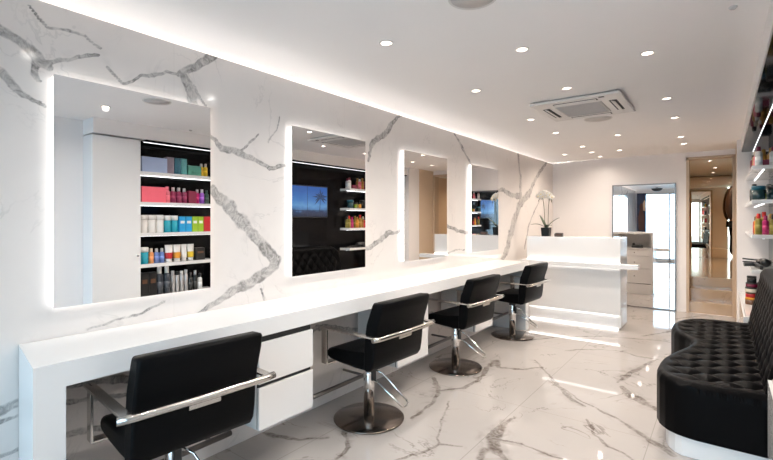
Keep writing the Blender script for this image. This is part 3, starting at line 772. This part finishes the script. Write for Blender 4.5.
# ------------------------------------------------------------------ tufted sofa
def catmull(P, q):
    P = np.array(P); 
    return np.interp(q, P[:, 0], P[:, 1])
SY0, SY1, SXB, SZ = 3.235, 5.46, 2.86, .452
front_pts = [(3.235, 2.36), (3.243, 2.31), (3.262, 2.255), (3.295, 2.205), (3.35, 2.168), (3.43, 2.145), (3.53, 2.136), (3.64, 2.138), (3.76, 2.148), (3.90, 2.178), (4.02, 2.213), (4.14, 2.250), (4.25, 2.278), (4.35, 2.288), (4.44, 2.275), (4.52, 2.238), (4.60, 2.188), (4.68, 2.148), (4.78, 2.120), (4.90, 2.108), (5.04, 2.110), (5.16, 2.128), (5.27, 2.165), (5.36, 2.225), (5.42, 2.30), (5.455, 2.39), (5.46, 2.44)]
def xf(y): return catmull(front_pts, y)
def tuft(a, b, sp=.105):
    u = a / sp + b / (sp * .82); v = a / sp - b / (sp * .82)
    f = np.abs(np.sin(PI * u / 1.0 * .5)) * np.abs(np.sin(PI * v / 1.0 * .5))
    g = np.minimum(np.abs(np.sin(PI * u * .5)), np.abs(np.sin(PI * v * .5)))
    return np.power(f, .33)    # 1 at pillow centre, 0 at buttons
sofa = empty('tufted_sofa', (2.5, 4.35, 0), label='black diamond tufted sofa with wavy front along the dark wall', cat='sofa')
def seat_mesh():
    ys = np.unique(np.concatenate([np.linspace(SY0, SY0 + .12, 22), np.linspace(SY0 + .12, SY1 - .12, 190), np.linspace(SY1 - .12, SY1, 22)]))
    nx = 72; ts = np.linspace(0, 1, nx) ** 1.0
    verts = []; faces = []
    Y, T = np.meshgrid(ys, ts, indexing='ij')
    XF = xf(Y); X = XF + (SXB - XF) * T
    # distance to outline
    ol = np.array([(xf(y), y) for y in ys] + [(x, SY0) for x in np.linspace(2.36, SXB, 40)] + [(x, SY1) for x in np.linspace(2.44, SXB, 40)])
    dd = np.full(X.shape, 9.0)
    for ox, oy in ol: dd = np.minimum(dd, np.hypot(X - ox, Y - oy))
    r = .045; q = np.clip(dd / r, 0, 1)
    edge = r - np.sqrt(np.maximum(0, r * r - (r * (1 - q)) ** 2))
    fade = np.clip((dd - .05) / .10, 0, 1)
    Z = SZ + .012 - edge - (.040 * (1 - tuft(X - 2.1, Y - 3.3))) * fade
    nyv, nxv = X.shape
    for i in range(nyv):
        for j in range(nxv): verts.append((X[i, j] - 2.5, Y[i, j] - 4.35, Z[i, j]))
    for i in range(nyv - 1):
        for j in range(nxv - 1):
            a = i * nxv + j; faces.append((a, a + 1, a + nxv + 1, a + nxv))
    # skirt along outline
    loop = [i * nxv for i in range(nyv)][::-1] + [j for j in range(1, nxv)] + [i * nxv + nxv - 1 for i in range(1, nyv)] + [(nyv - 1) * nxv + j for j in range(nxv - 2, 0, -1)]
    prev = loop
    for z in (.39, .25, .135, .125):
        base = len(verts); ins = .012 if z == .125 else 0
        for v in loop:
            x, y, _ = verts[v]; verts.append((x + ins, y, z))
        n = len(loop)
        for k in range(n):
            faces.append((prev[k], prev[(k + 1) % n], base + (k + 1) % n, base + k))
        prev = [base + k for k in range(n)]
    faces.append(tuple(prev))
    o = mesh_obj('seat', verts, faces, M['leather2'], sofa)
    bm = bmesh.new(); bm.from_mesh(o.data); bmesh.ops.recalc_face_normals(bm, faces=bm.faces[:]); bm.to_mesh(o.data); bm.free()
seat_mesh()
pts = [(xf(y) + .05 - 2.5, y - 4.35) for y in np.linspace(SY0 + .035, SY1 - .035, 90)] + [(SXB - 2.5, SY1 - .035 - 4.35), (SXB - 2.5, SY0 + .035 - 4.35)]
pm = MB().prism([(float(a), float(b)) for a, b in pts], .001, .127, 'z')
pm.build('plinth', M['lacquer'], sofa)
def backrest_mesh():
    y0, y1 = SY0 + .03, 5.54; nv, nu = 70, 200
    ys = np.linspace(y0, y1, nu); ss = np.linspace(0, 1, nv)
    Y, S = np.meshgrid(ys, ss, indexing='ij')
    zt = 1.0 - .13 * np.clip((Y - (y1 - .22)) / .22, 0, 1) ** 2 - .06 * np.clip(((y0 + .12) - Y) / .12, 0, 1) ** 2
    Z = .43 + (zt - .43) * S
    X = 2.675 + .10 * S
    de = np.minimum(np.minimum(Y - y0, y1 - Y), (1 - S) * .57); r = .05
    q = np.clip(de / r, 0, 1); X = X + (r - np.sqrt(np.maximum(0, r * r - (r * (1 - q)) ** 2)))
    fade = np.clip((de - .03) / .08, 0, 1)
    X = X + .036 * (1 - tuft(Z - .43, Y - 3.3)) * fade
    verts = [(X[i, j] - 2.5, Y[i, j] - 4.35, Z[i, j]) for i in range(nu) for j in range(nv)]
    faces = [(i * nv + j, (i + 1) * nv + j, (i + 1) * nv + j + 1, i * nv + j + 1) for i in range(nu - 1) for j in range(nv - 1)]
    loop = [i * nv for i in range(nu)] + [(nu - 1) * nv + j for j in range(1, nv)] + [i * nv + nv - 1 for i in range(nu - 2, -1, -1)] + [j for j in range(nv - 2, 0, -1)]
    base = len(verts)
    for v in loop: verts.append((2.935 - 2.5, verts[v][1], verts[v][2]))
    n = len(loop)
    for k in range(n): faces.append((loop[k], base + k, base + (k + 1) % n, loop[(k + 1) % n]))
    faces.append(tuple(base + k for k in range(n)))
    o = mesh_obj('backrest', verts, faces, M['leather2'], sofa)
    bm = bmesh.new(); bm.from_mesh(o.data); bmesh.ops.recalc_face_normals(bm, faces=bm.faces[:]); bm.to_mesh(o.data); bm.free()
backrest_mesh()

# ------------------------------------------------------------------ products
PM = {}
def pmat(c, rough=.35, metal=0.0):
    k = (c, rough, metal)
    if k not in PM: PM[k] = add_noise_var(new_mat('product_%02d' % len(PM), c, rough, metal), 15, .05)
    return PM[k]
COLS = dict(paleblue=(.35, .43, .62), mauve=(.25, .20, .25), darkteal=(.008, .10, .15), teal=(.06, .25, .26), green=(.04, .20, .15), yellow=(.62, .42, .02),
            silver=(.55, .53, .52), coral=(.78, .12, .17), pink=(.75, .18, .24), burgundy=(.16, .008, .035), wine=(.22, .01, .06), magenta=(.42, .01, .13), purple=(.20, .06, .36), darkgreen=(.02, .05, .04),
            white=(.80, .78, .75), aqua=(.01, .27, .36), blue=(.01, .27, .55), lime=(.26, .42, .02), red=(.40, .01, .015), orange=(.62, .24, .08), periwinkle=(.13, .20, .46), amber=(.58, .25, .02), black=(.01, .01, .01),
            slate=(.03, .035, .045), gold=(.36, .20, .035), olive=(.24, .20, .03), brown=(.13, .06, .03), cream=(.70, .62, .50), redcap=(.62, .03, .02), forest=(.01, .035, .04))
def carton(col, w, dpt, h, band=None):
    if not band: return MB().box(-dpt / 2, dpt / 2, -w / 2, w / 2, .0005, h, .0015).build('carton', pmat(COLS[col], .4))
    t = empty('carton'); MB().box(-dpt / 2, dpt / 2, -w / 2, w / 2, .0005, h, .0015).build('box', pmat(COLS[col], .4), t)
    if band: MB().box(-dpt / 2 - .0012, -dpt / 2 + .001, -w * .32, w * .32, h * .55, h * .72).build('printed_band', pmat(COLS[band], .4), t)
    return t
def bottle(col, r, h, cap='silver'):
    t = empty('bottle'); hb = h * .76
    MB().lathe([(0, .0005), (r * .9, .0005), (r, .004), (r, hb * .86), (r * .8, hb * .96), (r * .45, hb), (0, hb)], n=20).build('body', pmat(COLS[col], .3), t)
    MB().lathe([(r * .55, hb), (r * .6, hb + .003), (r * .56, h - .003), (r * .45, h), (0, h)], n=18).build('cap', pmat(COLS[cap], .3, .6 if cap == 'silver' else 0), t)
    MB().lathe([(r * 1.012, hb * .25), (r * 1.012, hb * .62)], n=20).build('paper_label', pmat(tuple(min(1, c * 1.25 + .02) for c in COLS[col]), .45), t)
    return t
def can(col, r, h, cap='silver'):
    t = empty('spray_can'); hb = h * .80
    MB().lathe([(0, .0005), (r, .0005), (r, hb), (r * .8, hb + .006), (0, hb + .006)], n=20).build('body', pmat(COLS[col], .25, .5), t)
    MB().lathe([(r * .78, hb + .004), (r * .78, h - .004), (r * .7, h), (0, h)], n=18).build('cap', pmat(COLS[cap], .3), t)
    return t
def jar(col, r, h, lid='white'):
    t = empty('jar'); hb = h * .72
    MB().lathe([(0, .0005), (r * .94, .0005), (r, .004), (r, hb), (0, hb)], n=22).build('body', pmat(COLS[col], .25), t)
    MB().lathe([(r * 1.03, hb), (r * 1.03, h - .003), (r * .97, h), (0, h)], n=22).build('lid', pmat(COLS[lid], .35), t)
    return t
def squeeze(col, w, h, art):
    t = empty('squeeze_tube'); hc = h * .16; d_ = w * .34
    MB().lathe([(0, .0005), (w * .36, .0005), (w * .36, hc), (0, hc)], n=18).build('cap', pmat(COLS[col], .35), t)
    b = bmesh.new(); n = 20; rows = []
    for k, (z, a, c) in enumerate(((hc, .40, .40), (hc + .03, .43, .38), (h * .7, .47, .2), (h * .94, .5, .05), (h, .5, .03))):
        rows.append([b.verts.new((math.cos(2 * PI * i / n) * w * c, math.sin(2 * PI * i / n) * w * a, z)) for i in range(n)])
    for p, q in zip(rows[:-1], rows[1:]):
        for i in range(n): f = b.faces.new((p[i], p[(i + 1) % n], q[(i + 1) % n], q[i])); f.smooth = True
    b.faces.new(rows[0][::-1]); b.faces.new(rows[-1])
    mb = MB(); mb._merge(b); bo = mb.build('body', pmat(COLS[col], .35), t)
    # coloured lower artwork band, wraps the tube just proud of its skin
    b = bmesh.new(); rows = []
    for (z, a, c) in ((hc + .008, .418, .40), (hc + .03, .44, .388), (h * .55, .463, .27)):
        rows.append([b.verts.new((math.cos(2 * PI * i / n) * (w * c + .001), math.sin(2 * PI * i / n) * (w * a + .001), z)) for i in range(n)])
    for p, q in zip(rows[:-1], rows[1:]):
        for i in range(n): f = b.faces.new((p[i], p[(i + 1) % n], q[(i + 1) % n], q[i])); f.smooth = True
    mb = MB(); mb._merge(b); mb.build('printed_band', pmat(COLS[art], .4), t)
    return t
CP = 'on the %s shelf beside the tall cupboard'
def put(t, x, y, z, label, cat, group):
    t.location = (x, y, z); tag(t, label, cat, group)
def row(y, z, items, where, group, x=2.80, gap=.006, stag=(0,)):
    for k, (mk, w, lab, cat) in enumerate(items):
        t = mk(); put(t, x + stag[k % len(stag)], y + w / 2, z, lab + ' ' + where, cat, group); y += w + gap
C_, B_, J_, S_, K_ = carton, bottle, jar, squeeze, can
def bot(c, w, h, cap='silver'): return (lambda: bottle(c, w / 2, h, cap))
def car(c, w, h, band=None, d_=.08): return (lambda: carton(c, w, d_, h, band))
def ja(c, w, h, lid='white'): return (lambda: jar(c, w / 2, h, lid))
def sq(c, w, h, art): return (lambda: squeeze(c, w, h, art))
def ca(c, w, h, cap='silver'): return (lambda: can(c, w / 2, h, cap))
row(2.295, SH_Z[0], [
    (car('paleblue', .285, .17, None, .12), .285, 'wide pale blue carton', 'carton'), (car('mauve', .085, .195), .085, 'upright grey mauve carton', 'carton'),
    (car('darkteal', .075, .195), .075, 'upright dark teal carton', 'carton'), (car('teal', .07, .195), .07, 'upright muted teal carton', 'carton'),
    (car('green', .17, .12, None, .11), .17, 'low wide green carton', 'carton'),
    (bot('yellow', .05, .16), .05, 'yellow bottle directly after the green carton', 'bottle'), (bot('yellow', .05, .165), .05, 'yellow bottle at the open end of its row', 'bottle')], 'on top shelf by the cupboard', 'products on the shelves beside the cupboard')
row(2.295, SH_Z[1], [
    (car('coral', .27, .175, None, .12), .27, 'wide coral pink carton', 'carton'), (bot('pink', .07, .19, 'pink'), .07, 'pink bottle with pink cap', 'bottle'),
    (bot('wine', .062, .185), .062, 'wine bottle with silver cap, next to pink', 'bottle'), (bot('wine', .062, .185), .062, 'second wine bottle with silver cap from pink', 'bottle'),
    (bot('wine', .062, .18), .062, 'silver capped wine bottle next to burgundy carton', 'bottle'),
    (car('burgundy', .10, .15), .10, 'burgundy carton', 'carton'), (bot('magenta', .05, .175), .05, 'magenta bottle', 'bottle'), (bot('purple', .06, .18), .06, 'purple bottle', 'bottle'),
    (bot('darkgreen', .055, .17, 'darkgreen'), .055, 'dark green bottle', 'bottle')], 'on second shelf by the cupboard', 'products on the shelves beside the cupboard')
row(2.295, SH_Z[2], [
    (ja('white', .085, .20), .085, 'tall white tub, first of three', 'tub'), (ja('white', .085, .20), .085, 'tall white tub, middle of three', 'tub'), (ja('white', .085, .20), .085, 'tall white tub next to the aqua jars', 'tub'),
    (ja('aqua', .078, .195), .078, 'aqua jar with white lid next to the white tubs', 'jar'), (ja('aqua', .078, .195), .078, 'aqua jar with white lid next to the blue cartons', 'jar'),
    (car('blue', .075, .185, 'white'), .075, 'bright blue carton next to the aqua jars', 'carton'), (car('blue', .075, .185, 'white'), .075, 'bright blue carton next to the lime cartons', 'carton'),
    (car('lime', .07, .185, 'white'), .07, 'lime green carton next to the blue cartons', 'carton'), (car('lime', .07, .185, 'white'), .07, 'lime green carton next to the red carton', 'carton'),
    (car('red', .09, .185), .09, 'deep red carton', 'carton')], 'on third shelf by the cupboard', 'products on the shelves beside the cupboard')
row(2.295, SH_Z[3], [
    (ja('aqua', .095, .185), .095, 'teal jar with white lid', 'jar'), (bot('orange', .055, .17, 'cream'), .055, 'pale orange bottle', 'bottle'),
    (bot('periwinkle', .055, .165), .055, 'periwinkle bottle next to the orange bottle', 'bottle'), (bot('periwinkle', .055, .165), .055, 'periwinkle bottle next to the red printed tube', 'bottle'),
    (sq('white', .095, .20, 'red'), .095, 'white squeeze tube with red print', 'tube'), (sq('white', .09, .20, 'amber'), .09, 'white squeeze tube with amber print', 'tube'),
    (sq('white', .07, .20, 'white'), .07, 'plain white squeeze tube', 'tube'), (sq('white', .085, .20, 'yellow'), .085, 'white squeeze tube with yellow print', 'tube'),
    (car('black', .12, .15, 'brown'), .12, 'black carton with brown print', 'carton')], 'on lowest shelf by the cupboard', 'products on the shelves beside the cupboard')
row(2.295, .575, [
    (car('black', .085, .27, 'brown'), .085, 'tall black carton, first from the cupboard', 'carton'), (car('black', .085, .27, 'brown'), .085, 'tall black carton next to the slate bottles', 'carton'),
    (bot('slate', .08, .32, 'white'), .08, 'tall slate bottle with white cap next to the black cartons', 'bottle'), (bot('slate', .08, .32, 'white'), .08, 'tall slate bottle with white cap next to the silver cans', 'bottle'),
    (ca('silver', .048, .26), .048, 'silver spray can next to the slate bottles', 'can'), (ca('silver', .048, .25, 'black'), .048, 'silver spray can with black cap', 'can'), (ca('silver', .048, .25, 'white'), .048, 'silver spray can with white cap', 'can'),
    (ca('silver', .048, .26), .048, 'silver spray can next to the black bottle', 'can'), (bot('black', .055, .22, 'black'), .055, 'black bottle with black cap', 'bottle'), (bot('black', .055, .24, 'silver'), .055, 'black bottle with silver cap', 'bottle'),
    (bot('white', .055, .2, 'black'), .055, 'white bottle with black cap', 'bottle')], 'on the cupboard-side low cabinet', 'products on the low cabinet beside the cupboard')
G2 = 'products on the shelves beyond the sofa'
row(5.74, SH_Z[0], [
    (bot('white', .06, .19, 'burgundy'), .06, 'white bottle with burgundy cap at the open end', 'bottle'), (bot('white', .06, .19, 'burgundy'), .06, 'second white bottle with burgundy cap from the open end', 'bottle'),
    (car('burgundy', .12, .07, None, .09), .12, 'low burgundy carton before the pink bottle', 'carton'), (bot('pink', .06, .18, 'white'), .06, 'pink bottle with white cap', 'bottle'), (bot('gold', .06, .21, 'gold'), .06, 'gold bottle next to the pink bottle', 'bottle'), (bot('gold', .06, .21, 'gold'), .06, 'second gold bottle from the pink bottle', 'bottle'), (bot('gold', .06, .20, 'cream'), .06, 'gold bottle with cream cap', 'bottle'),
    (car('wine', .18, .16), .18, 'tall wine carton', 'carton'), (bot('white', .06, .19, 'wine'), .06, 'white bottle next to the wine carton', 'bottle'), (bot('burgundy', .07, .2, 'black'), .07, 'burgundy bottle with black cap', 'bottle'), (car('black', .16, .24), .16, 'tall black carton against the white end wall', 'carton')],
    'on top shelf past the sofa', G2, x=2.835, stag=(-.06, .055, 0), gap=.012)
row(5.74, SH_Z[1], [
    (ja('forest', .11, .14, 'darkteal'), .11, 'dark teal jar at the open end', 'jar'), (ja('forest', .10, .15, 'black'), .10, 'dark jar with black lid, second from open end', 'jar'), (bot('lime', .045, .10, 'black'), .045, 'small lime bottle', 'bottle'), (bot('amber', .045, .10, 'black'), .045, 'small amber bottle', 'bottle'), (bot('olive', .045, .11, 'black'), .045, 'small olive bottle', 'bottle'),
    (ja('black', .11, .15, 'black'), .11, 'black jar beyond the small bottles', 'jar'), (bot('black', .075, .17, 'black'), .075, 'black bottle next to the black jar', 'bottle'), (bot('slate', .075, .19, 'slate'), .075, 'slate bottle', 'bottle'), (ja('forest', .11, .16, 'black'), .11, 'dark jar with black lid next to the slate bottle', 'jar'), (bot('black', .08, .21, 'black'), .08, 'black bottle against the white end wall', 'bottle')],
    'on second shelf past the sofa', G2, x=2.835, stag=(-.06, .055, 0), gap=.012)
row(5.74, SH_Z[2], [
    (bot('olive', .055, .21, 'redcap'), .055, 'olive bottle with red cap at the open end', 'bottle'), (bot('olive', .055, .20, 'black'), .055, 'olive bottle with black cap', 'bottle'), (bot('magenta', .055, .19, 'magenta'), .055, 'magenta bottle', 'bottle'), (bot('amber', .055, .19, 'gold'), .055, 'amber bottle with gold cap', 'bottle'),
    (bot('olive', .06, .21, 'gold'), .06, 'olive bottle with gold cap', 'bottle'), (bot('gold', .06, .23, 'redcap'), .06, 'tall gold bottle with red cap', 'bottle'), (bot('red', .055, .18, 'black'), .055, 'red bottle with black cap', 'bottle'), (bot('gold', .06, .2, 'cream'), .06, 'gold bottle with cream cap', 'bottle'), (bot('cream', .06, .17, 'redcap'), .06, 'cream bottle with red cap', 'bottle')],
    'on third shelf past the sofa', G2, x=2.835, stag=(-.06, .055, 0), gap=.015)
# hair tools on the lowest far shelf
def hair_dryer(loc, rz):
    t = empty('hair_dryer', loc, rz, 'black hair dryer on the lowest shelf beyond the sofa', 'hair dryer')
    MB().lathe([(0, -.10), (.03, -.10), (.042, -.08), (.045, .0), (.038, .08), (.026, .13), (.022, .13), (0, .12)], (0, 0, .046), 24, rot=Matrix.Rotation(PI / 2, 4, 'Y')).build('barrel', M['black_plastic'], t)
    MB().tube([(-.04, .03, .04), (-.06, .10, .03), (-.065, .18, .026)], .021, 12).build('handle', M['black_plastic'], t)
    MB().tube([(.13, 0, .046), (.165, 0, .046)], .02, flat=(.06, .018)).build('nozzle', M['black_plastic'], t)
hair_dryer((2.835, 6.15, SH_Z[3]), math.radians(100))
def straightener(loc, rz, lab):
    t = empty('hair_straightener', loc, rz, lab, 'hair straightener')
    MB().box(-.014, .014, -.13, .13, .0005, .016, .004).build('lower_arm', M['black_plastic'], t)
    MB().prism([(-.13, .018), (.13, .034), (.13, .050), (-.13, .034)], -.014, .014, 'x').build('upper_arm', M['black_plastic'], t)
straightener((2.78, 5.92, SH_Z[3]), math.radians(8), 'black hair straightener on the lowest shelf beyond the sofa, at its open end')
straightener((2.80, 6.65, SH_Z[3]), math.radians(75), 'black hair straightener on the lowest shelf beyond the sofa, past the dryer')
# little stack of tins on the far base cabinet
z = .50
for c, h, lid, lab in (('brown', .075, 'amber', 'brown tin at the bottom of the stack on the low cabinet near the doorway'), ('red', .06, 'brown', 'red tin second from the bottom of the stack on the low cabinet near the doorway'),
                       ('cream', .055, 'black', 'cream tin with black lid in the stack on the low cabinet near the doorway'), ('burgundy', .05, 'black', 'burgundy tin with black lid near the top of the stack on the low cabinet'),
                       ('black', .075, 'black', 'black tin on top of the stack on the low cabinet near the doorway')):
    t = jar(c, .052 if c != 'black' else .042, h, lid); t.name = 'tin'; put(t, 2.745 + random.uniform(-.006, .006), 6.42 + random.uniform(-.01, .01), z, lab, 'tin', 'stack of tins on the low cabinet'); z += h
row(6.62, .50, [(bot('red', .06, .2, 'black'), .06, 'red bottle beyond the stack of tins', 'bottle'), (bot('amber', .06, .21, 'black'), .06, 'amber bottle beyond the stack of tins', 'bottle'), (ja('black', .1, .12, 'black'), .1, 'black jar beyond the stack of tins', 'jar')], 'on the low cabinet near the doorway', G2, x=2.82, gap=.05)

# ------------------------------------------------------------------ woman in the raised room (partly hidden by the shelving wall)
def skin_body(name, joints, edges, mat, parent, sub=2):
    me = bpy.data.meshes.new(name); me.from_pydata([j[0] for j in joints], edges, []); me.update()
    o = bpy.data.objects.new(name, me); link(o, parent)
    sk = o.modifiers.new('skin', 'SKIN'); sk.use_smooth_shade = True
    for v, j in zip(me.skin_vertices[0].data, joints):
        v.radius = (j[1], j[2] if len(j) > 2 else j[1]); v.use_root = False
    me.skin_vertices[0].data[0].use_root = True
    o.modifiers.new('sub', 'SUBSURF').levels = sub; o.modifiers['sub'].render_levels = sub
    dg = bpy.context.evaluated_depsgraph_get(); ev = bpy.data.meshes.new_from_object(o.evaluated_get(dg))
    o.modifiers.clear(); o.data = ev; ev.materials.clear(); ev.materials.append(mat)
    ev.polygons.foreach_set('use_smooth', [True] * len(ev.polygons))
    return o
skinm = add_noise_var(new_mat('skin', (.55, .33, .23), .5), 10, .05)
hairm = add_noise_var(new_mat('brown_hair', (.055, .022, .010), .45), 4, .5, .5, 60, stretch=(14, 14, 1))
clothm = add_noise_var(new_mat('black_clothes', (.012, .012, .014), .8), 30, .2)
wm = empty('person', (2.73, 12.85, ZF), math.radians(92), 'person with long brown hair in black clothes standing beyond the steps', 'person')
J = [((0, 0, .92), .13, .10), ((0, -.01, 1.08), .115, .085), ((0, 0, 1.25), .135, .09), ((0, .0, 1.38), .10, .07), ((0, -.01, 1.45), .048), ((0, -.015, 1.52), .05), ((0, -.02, 1.58), .075, .088), ((0, -.01, 1.67), .068, .08),
     ((.16, 0, 1.36), .045), ((.205, -.02, 1.10), .038), ((.20, -.10, .88), .028), ((.20, -.13, .80), .026),
     ((-.16, 0, 1.36), .045), ((-.205, -.02, 1.10), .038), ((-.20, -.10, .88), .028), ((-.20, -.13, .80), .026),
     ((.085, 0, .82), .085), ((.095, -.01, .48), .056), ((.10, .02, .09), .038), ((.105, -.09, .035), .032), ((.105, -.15, .03), .026),
     ((-.085, 0, .82), .085), ((-.095, -.01, .48), .056), ((-.10, .02, .09), .038), ((-.105, -.09, .035), .032), ((-.105, -.15, .03), .026)]
E_ = [(0, 1), (1, 2), (2, 3), (3, 4), (4, 5), (5, 6), (6, 7), (3, 8), (8, 9), (9, 10), (10, 11), (3, 12), (12, 13), (13, 14), (14, 15), (0, 16), (16, 17), (17, 18), (18, 19), (19, 20), (0, 21), (21, 22), (22, 23), (23, 24), (24, 25)]
skin_body('body', J, E_, skinm, wm)
JC = [(j[0], j[1] + .014, (j[2] if len(j) > 2 else j[1]) + .014) for j in J]
keep = [0, 1, 2, 3, 8, 9, 10, 12, 13, 14]; mp = {k: i for i, k in enumerate(keep)}
skin_body('black_top', [JC[k] for k in keep], [(mp[a], mp[b]) for a, b in E_ if a in mp and b in mp], clothm, wm)
keep = [0, 16, 17, 18, 21, 22, 23]; mp = {k: i for i, k in enumerate(keep)}
skin_body('black_trousers', [JC[k] for k in keep], [(mp[a], mp[b]) for a, b in E_ if a in mp and b in mp], clothm, wm)
hj = [((0, .015, 1.70), .08, .08), ((0, .035, 1.645), .115, .115), ((0, .075, 1.52), .135, .11), ((0, .115, 1.36), .14, .10), ((0, .13, 1.18), .125, .09), ((0, .12, 1.02), .09, .06), ((0, .11, .92), .05, .03)]
skin_body('hair', hj, [(i, i + 1) for i in range(6)], hairm, wm)
sk2 = MB()
for s_ in (-1, 1): sk2.lathe([(0, -.012), (.009, -.008), (.012, 0), (.009, .008), (0, .012)], (s_ * .03, -.098, 1.60), 10)
sk2.build('eyes', pmat(COLS['black'], .2), wm, smooth=True)
MB().lathe([(0, 0), (.009, .004), (.014, .02), (.010, .045), (0, .05)], (0, -.112, 1.555), 10).build('nose', skinm, wm, smooth=True)
MB().lathe([(0, -.02), (.006, -.014), (.008, 0), (.006, .014), (0, .02)], (0, -.098, 1.525), 10, rot=Matrix.Rotation(PI / 2, 4, 'Y')).build('mouth', pmat((.40, .12, .10), .5), wm, smooth=True)
for s_ in (-1, 1):
    hb = MB()
    for k, (dx, L) in enumerate(((-.024, .062), (-.008, .072), (.008, .068), (.022, .055))):
        hb.tube([(s_ * .20 + dx * .3, -.135 + dx, .80), (s_ * .20 + dx * .3, -.145 + dx, .80 - L * .5), (s_ * .198 + dx * .2, -.14 + dx, .80 - L)], .0085, 8, .006)
    hb.tube([(s_ * .195, -.115, .82), (s_ * .18, -.155, .78), (s_ * .178, -.165, .755)], .009, 8, .007)
    hb.build('hand', skinm, wm, smooth=True)

# ------------------------------------------------------------------ poster by the shop window and a planted tub outside (seen in mirrors)
po = empty('window_poster', (.19, YF + .06, 1.0), label='dark portrait poster hanging in the shop window corner', cat='poster')
MB().box(-.14, .14, -.006, .006, 0, 1.35).build('print', add_noise_var(new_mat('navy_print', (.02, .03, .07), .4), 3, .5), po)
MB().prism([(-.09, .05), (-.10, .5), (-.05, .78), (-.06, .92), (-.02, 1.0), (.03, .98), (.05, .86), (.04, .78), (.09, .5), (.08, .05)], .006, .0075, 'y').build('figure', new_mat('russet_print', (.13, .045, .025), .5), po)
MB().prism([(.05, .75), (.04, 1.0), (.09, 1.12), (.135, 1.0), (.13, .72)], .006, .0072, 'y').build('glow_patch', new_mat('peach_print', (.75, .50, .32), .5), po)
pl = empty('planted_tub', (2.15, -2.6, -.05), label='leafy green shrub in a dark tub outside the shop window', cat='plant')
MB().lathe([(0, .001), (.17, .001), (.22, .42), (.20, .42), (.19, .40), (0, .40)], n=28).build('tub', M['pot'], pl)
lm = MB()
for k in range(420):
    a = random.uniform(0, 2 * PI); rr = random.uniform(0, 1) ** .5 * .38; zz = random.uniform(.45, 1.75); rr *= math.sin(PI * min(1, (zz - .3) / 1.5)) ** .5
    p = Vector((rr * math.cos(a), rr * math.sin(a), zz)); dv = Vector((math.cos(a) + random.uniform(-.6, .6), math.sin(a) + random.uniform(-.6, .6), random.uniform(-.3, .8))).normalized()
    s_ = dv.cross(Vector((0, 0, 1))).normalized() * .03
    lm.poly([p, p + dv * .05 + s_, p + dv * .12, p + dv * .05 - s_])
lm.build('foliage', add_noise_var(new_mat('shrub_leaf', (.03, .11, .03), .5), 5, .4), pl)
MB().tube([(0, 0, .38), (.01, 0, .9), (0, .01, 1.4)], .02, 8, .008).build('stem', M['stem'], pl)

# ------------------------------------------------------------------ light: daylight through the shop window + world
w = bpy.data.worlds.new('sky'); SC.world = w; w.use_nodes = True
bg = w.node_tree.nodes['Background']; bg.inputs[0].default_value = (.55, .79, 1.0, 1); bg.inputs[1].default_value = 5.5
al = bpy.data.lights.new('window_portal', 'AREA'); al.shape = 'RECTANGLE'; al.size = 2.7; al.size_y = 2.2; al.cycles.is_portal = True
ao = bpy.data.objects.new('window_portal', al); COL.objects.link(ao); ao.location = (1.45, YF - .06, 1.2); ao.rotation_euler = (math.radians(90), 0, 0)

# ------------------------------------------------------------------ camera
cam = bpy.data.cameras.new('camera'); co = bpy.data.objects.new('camera', cam); COL.objects.link(co)
cam.sensor_width = 36; cam.sensor_fit = 'HORIZONTAL'; cam.lens = 445.0 / 773 * 36; cam.shift_y = -11.0 / 773
cam.clip_start = .02
co.location = (2.5, 0, 1.45); co.rotation_euler = (math.radians(90), 0, math.radians(37.178))
SC.camera = co
SC.view_settings.view_transform = 'Standard'; SC.view_settings.look = 'None'; SC.view_settings.gamma = 1; SC.view_settings.use_curve_mapping = False
SC.view_settings.exposure = 0.56
cy = SC.cycles
cy.max_bounces = 12; cy.diffuse_bounces = 5; cy.glossy_bounces = 8; cy.transmission_bounces = 6; cy.transparent_max_bounces = 12
cy.caustics_reflective = False; cy.caustics_refractive = False; cy.sample_clamp_indirect = 4.0; cy.use_denoising = True
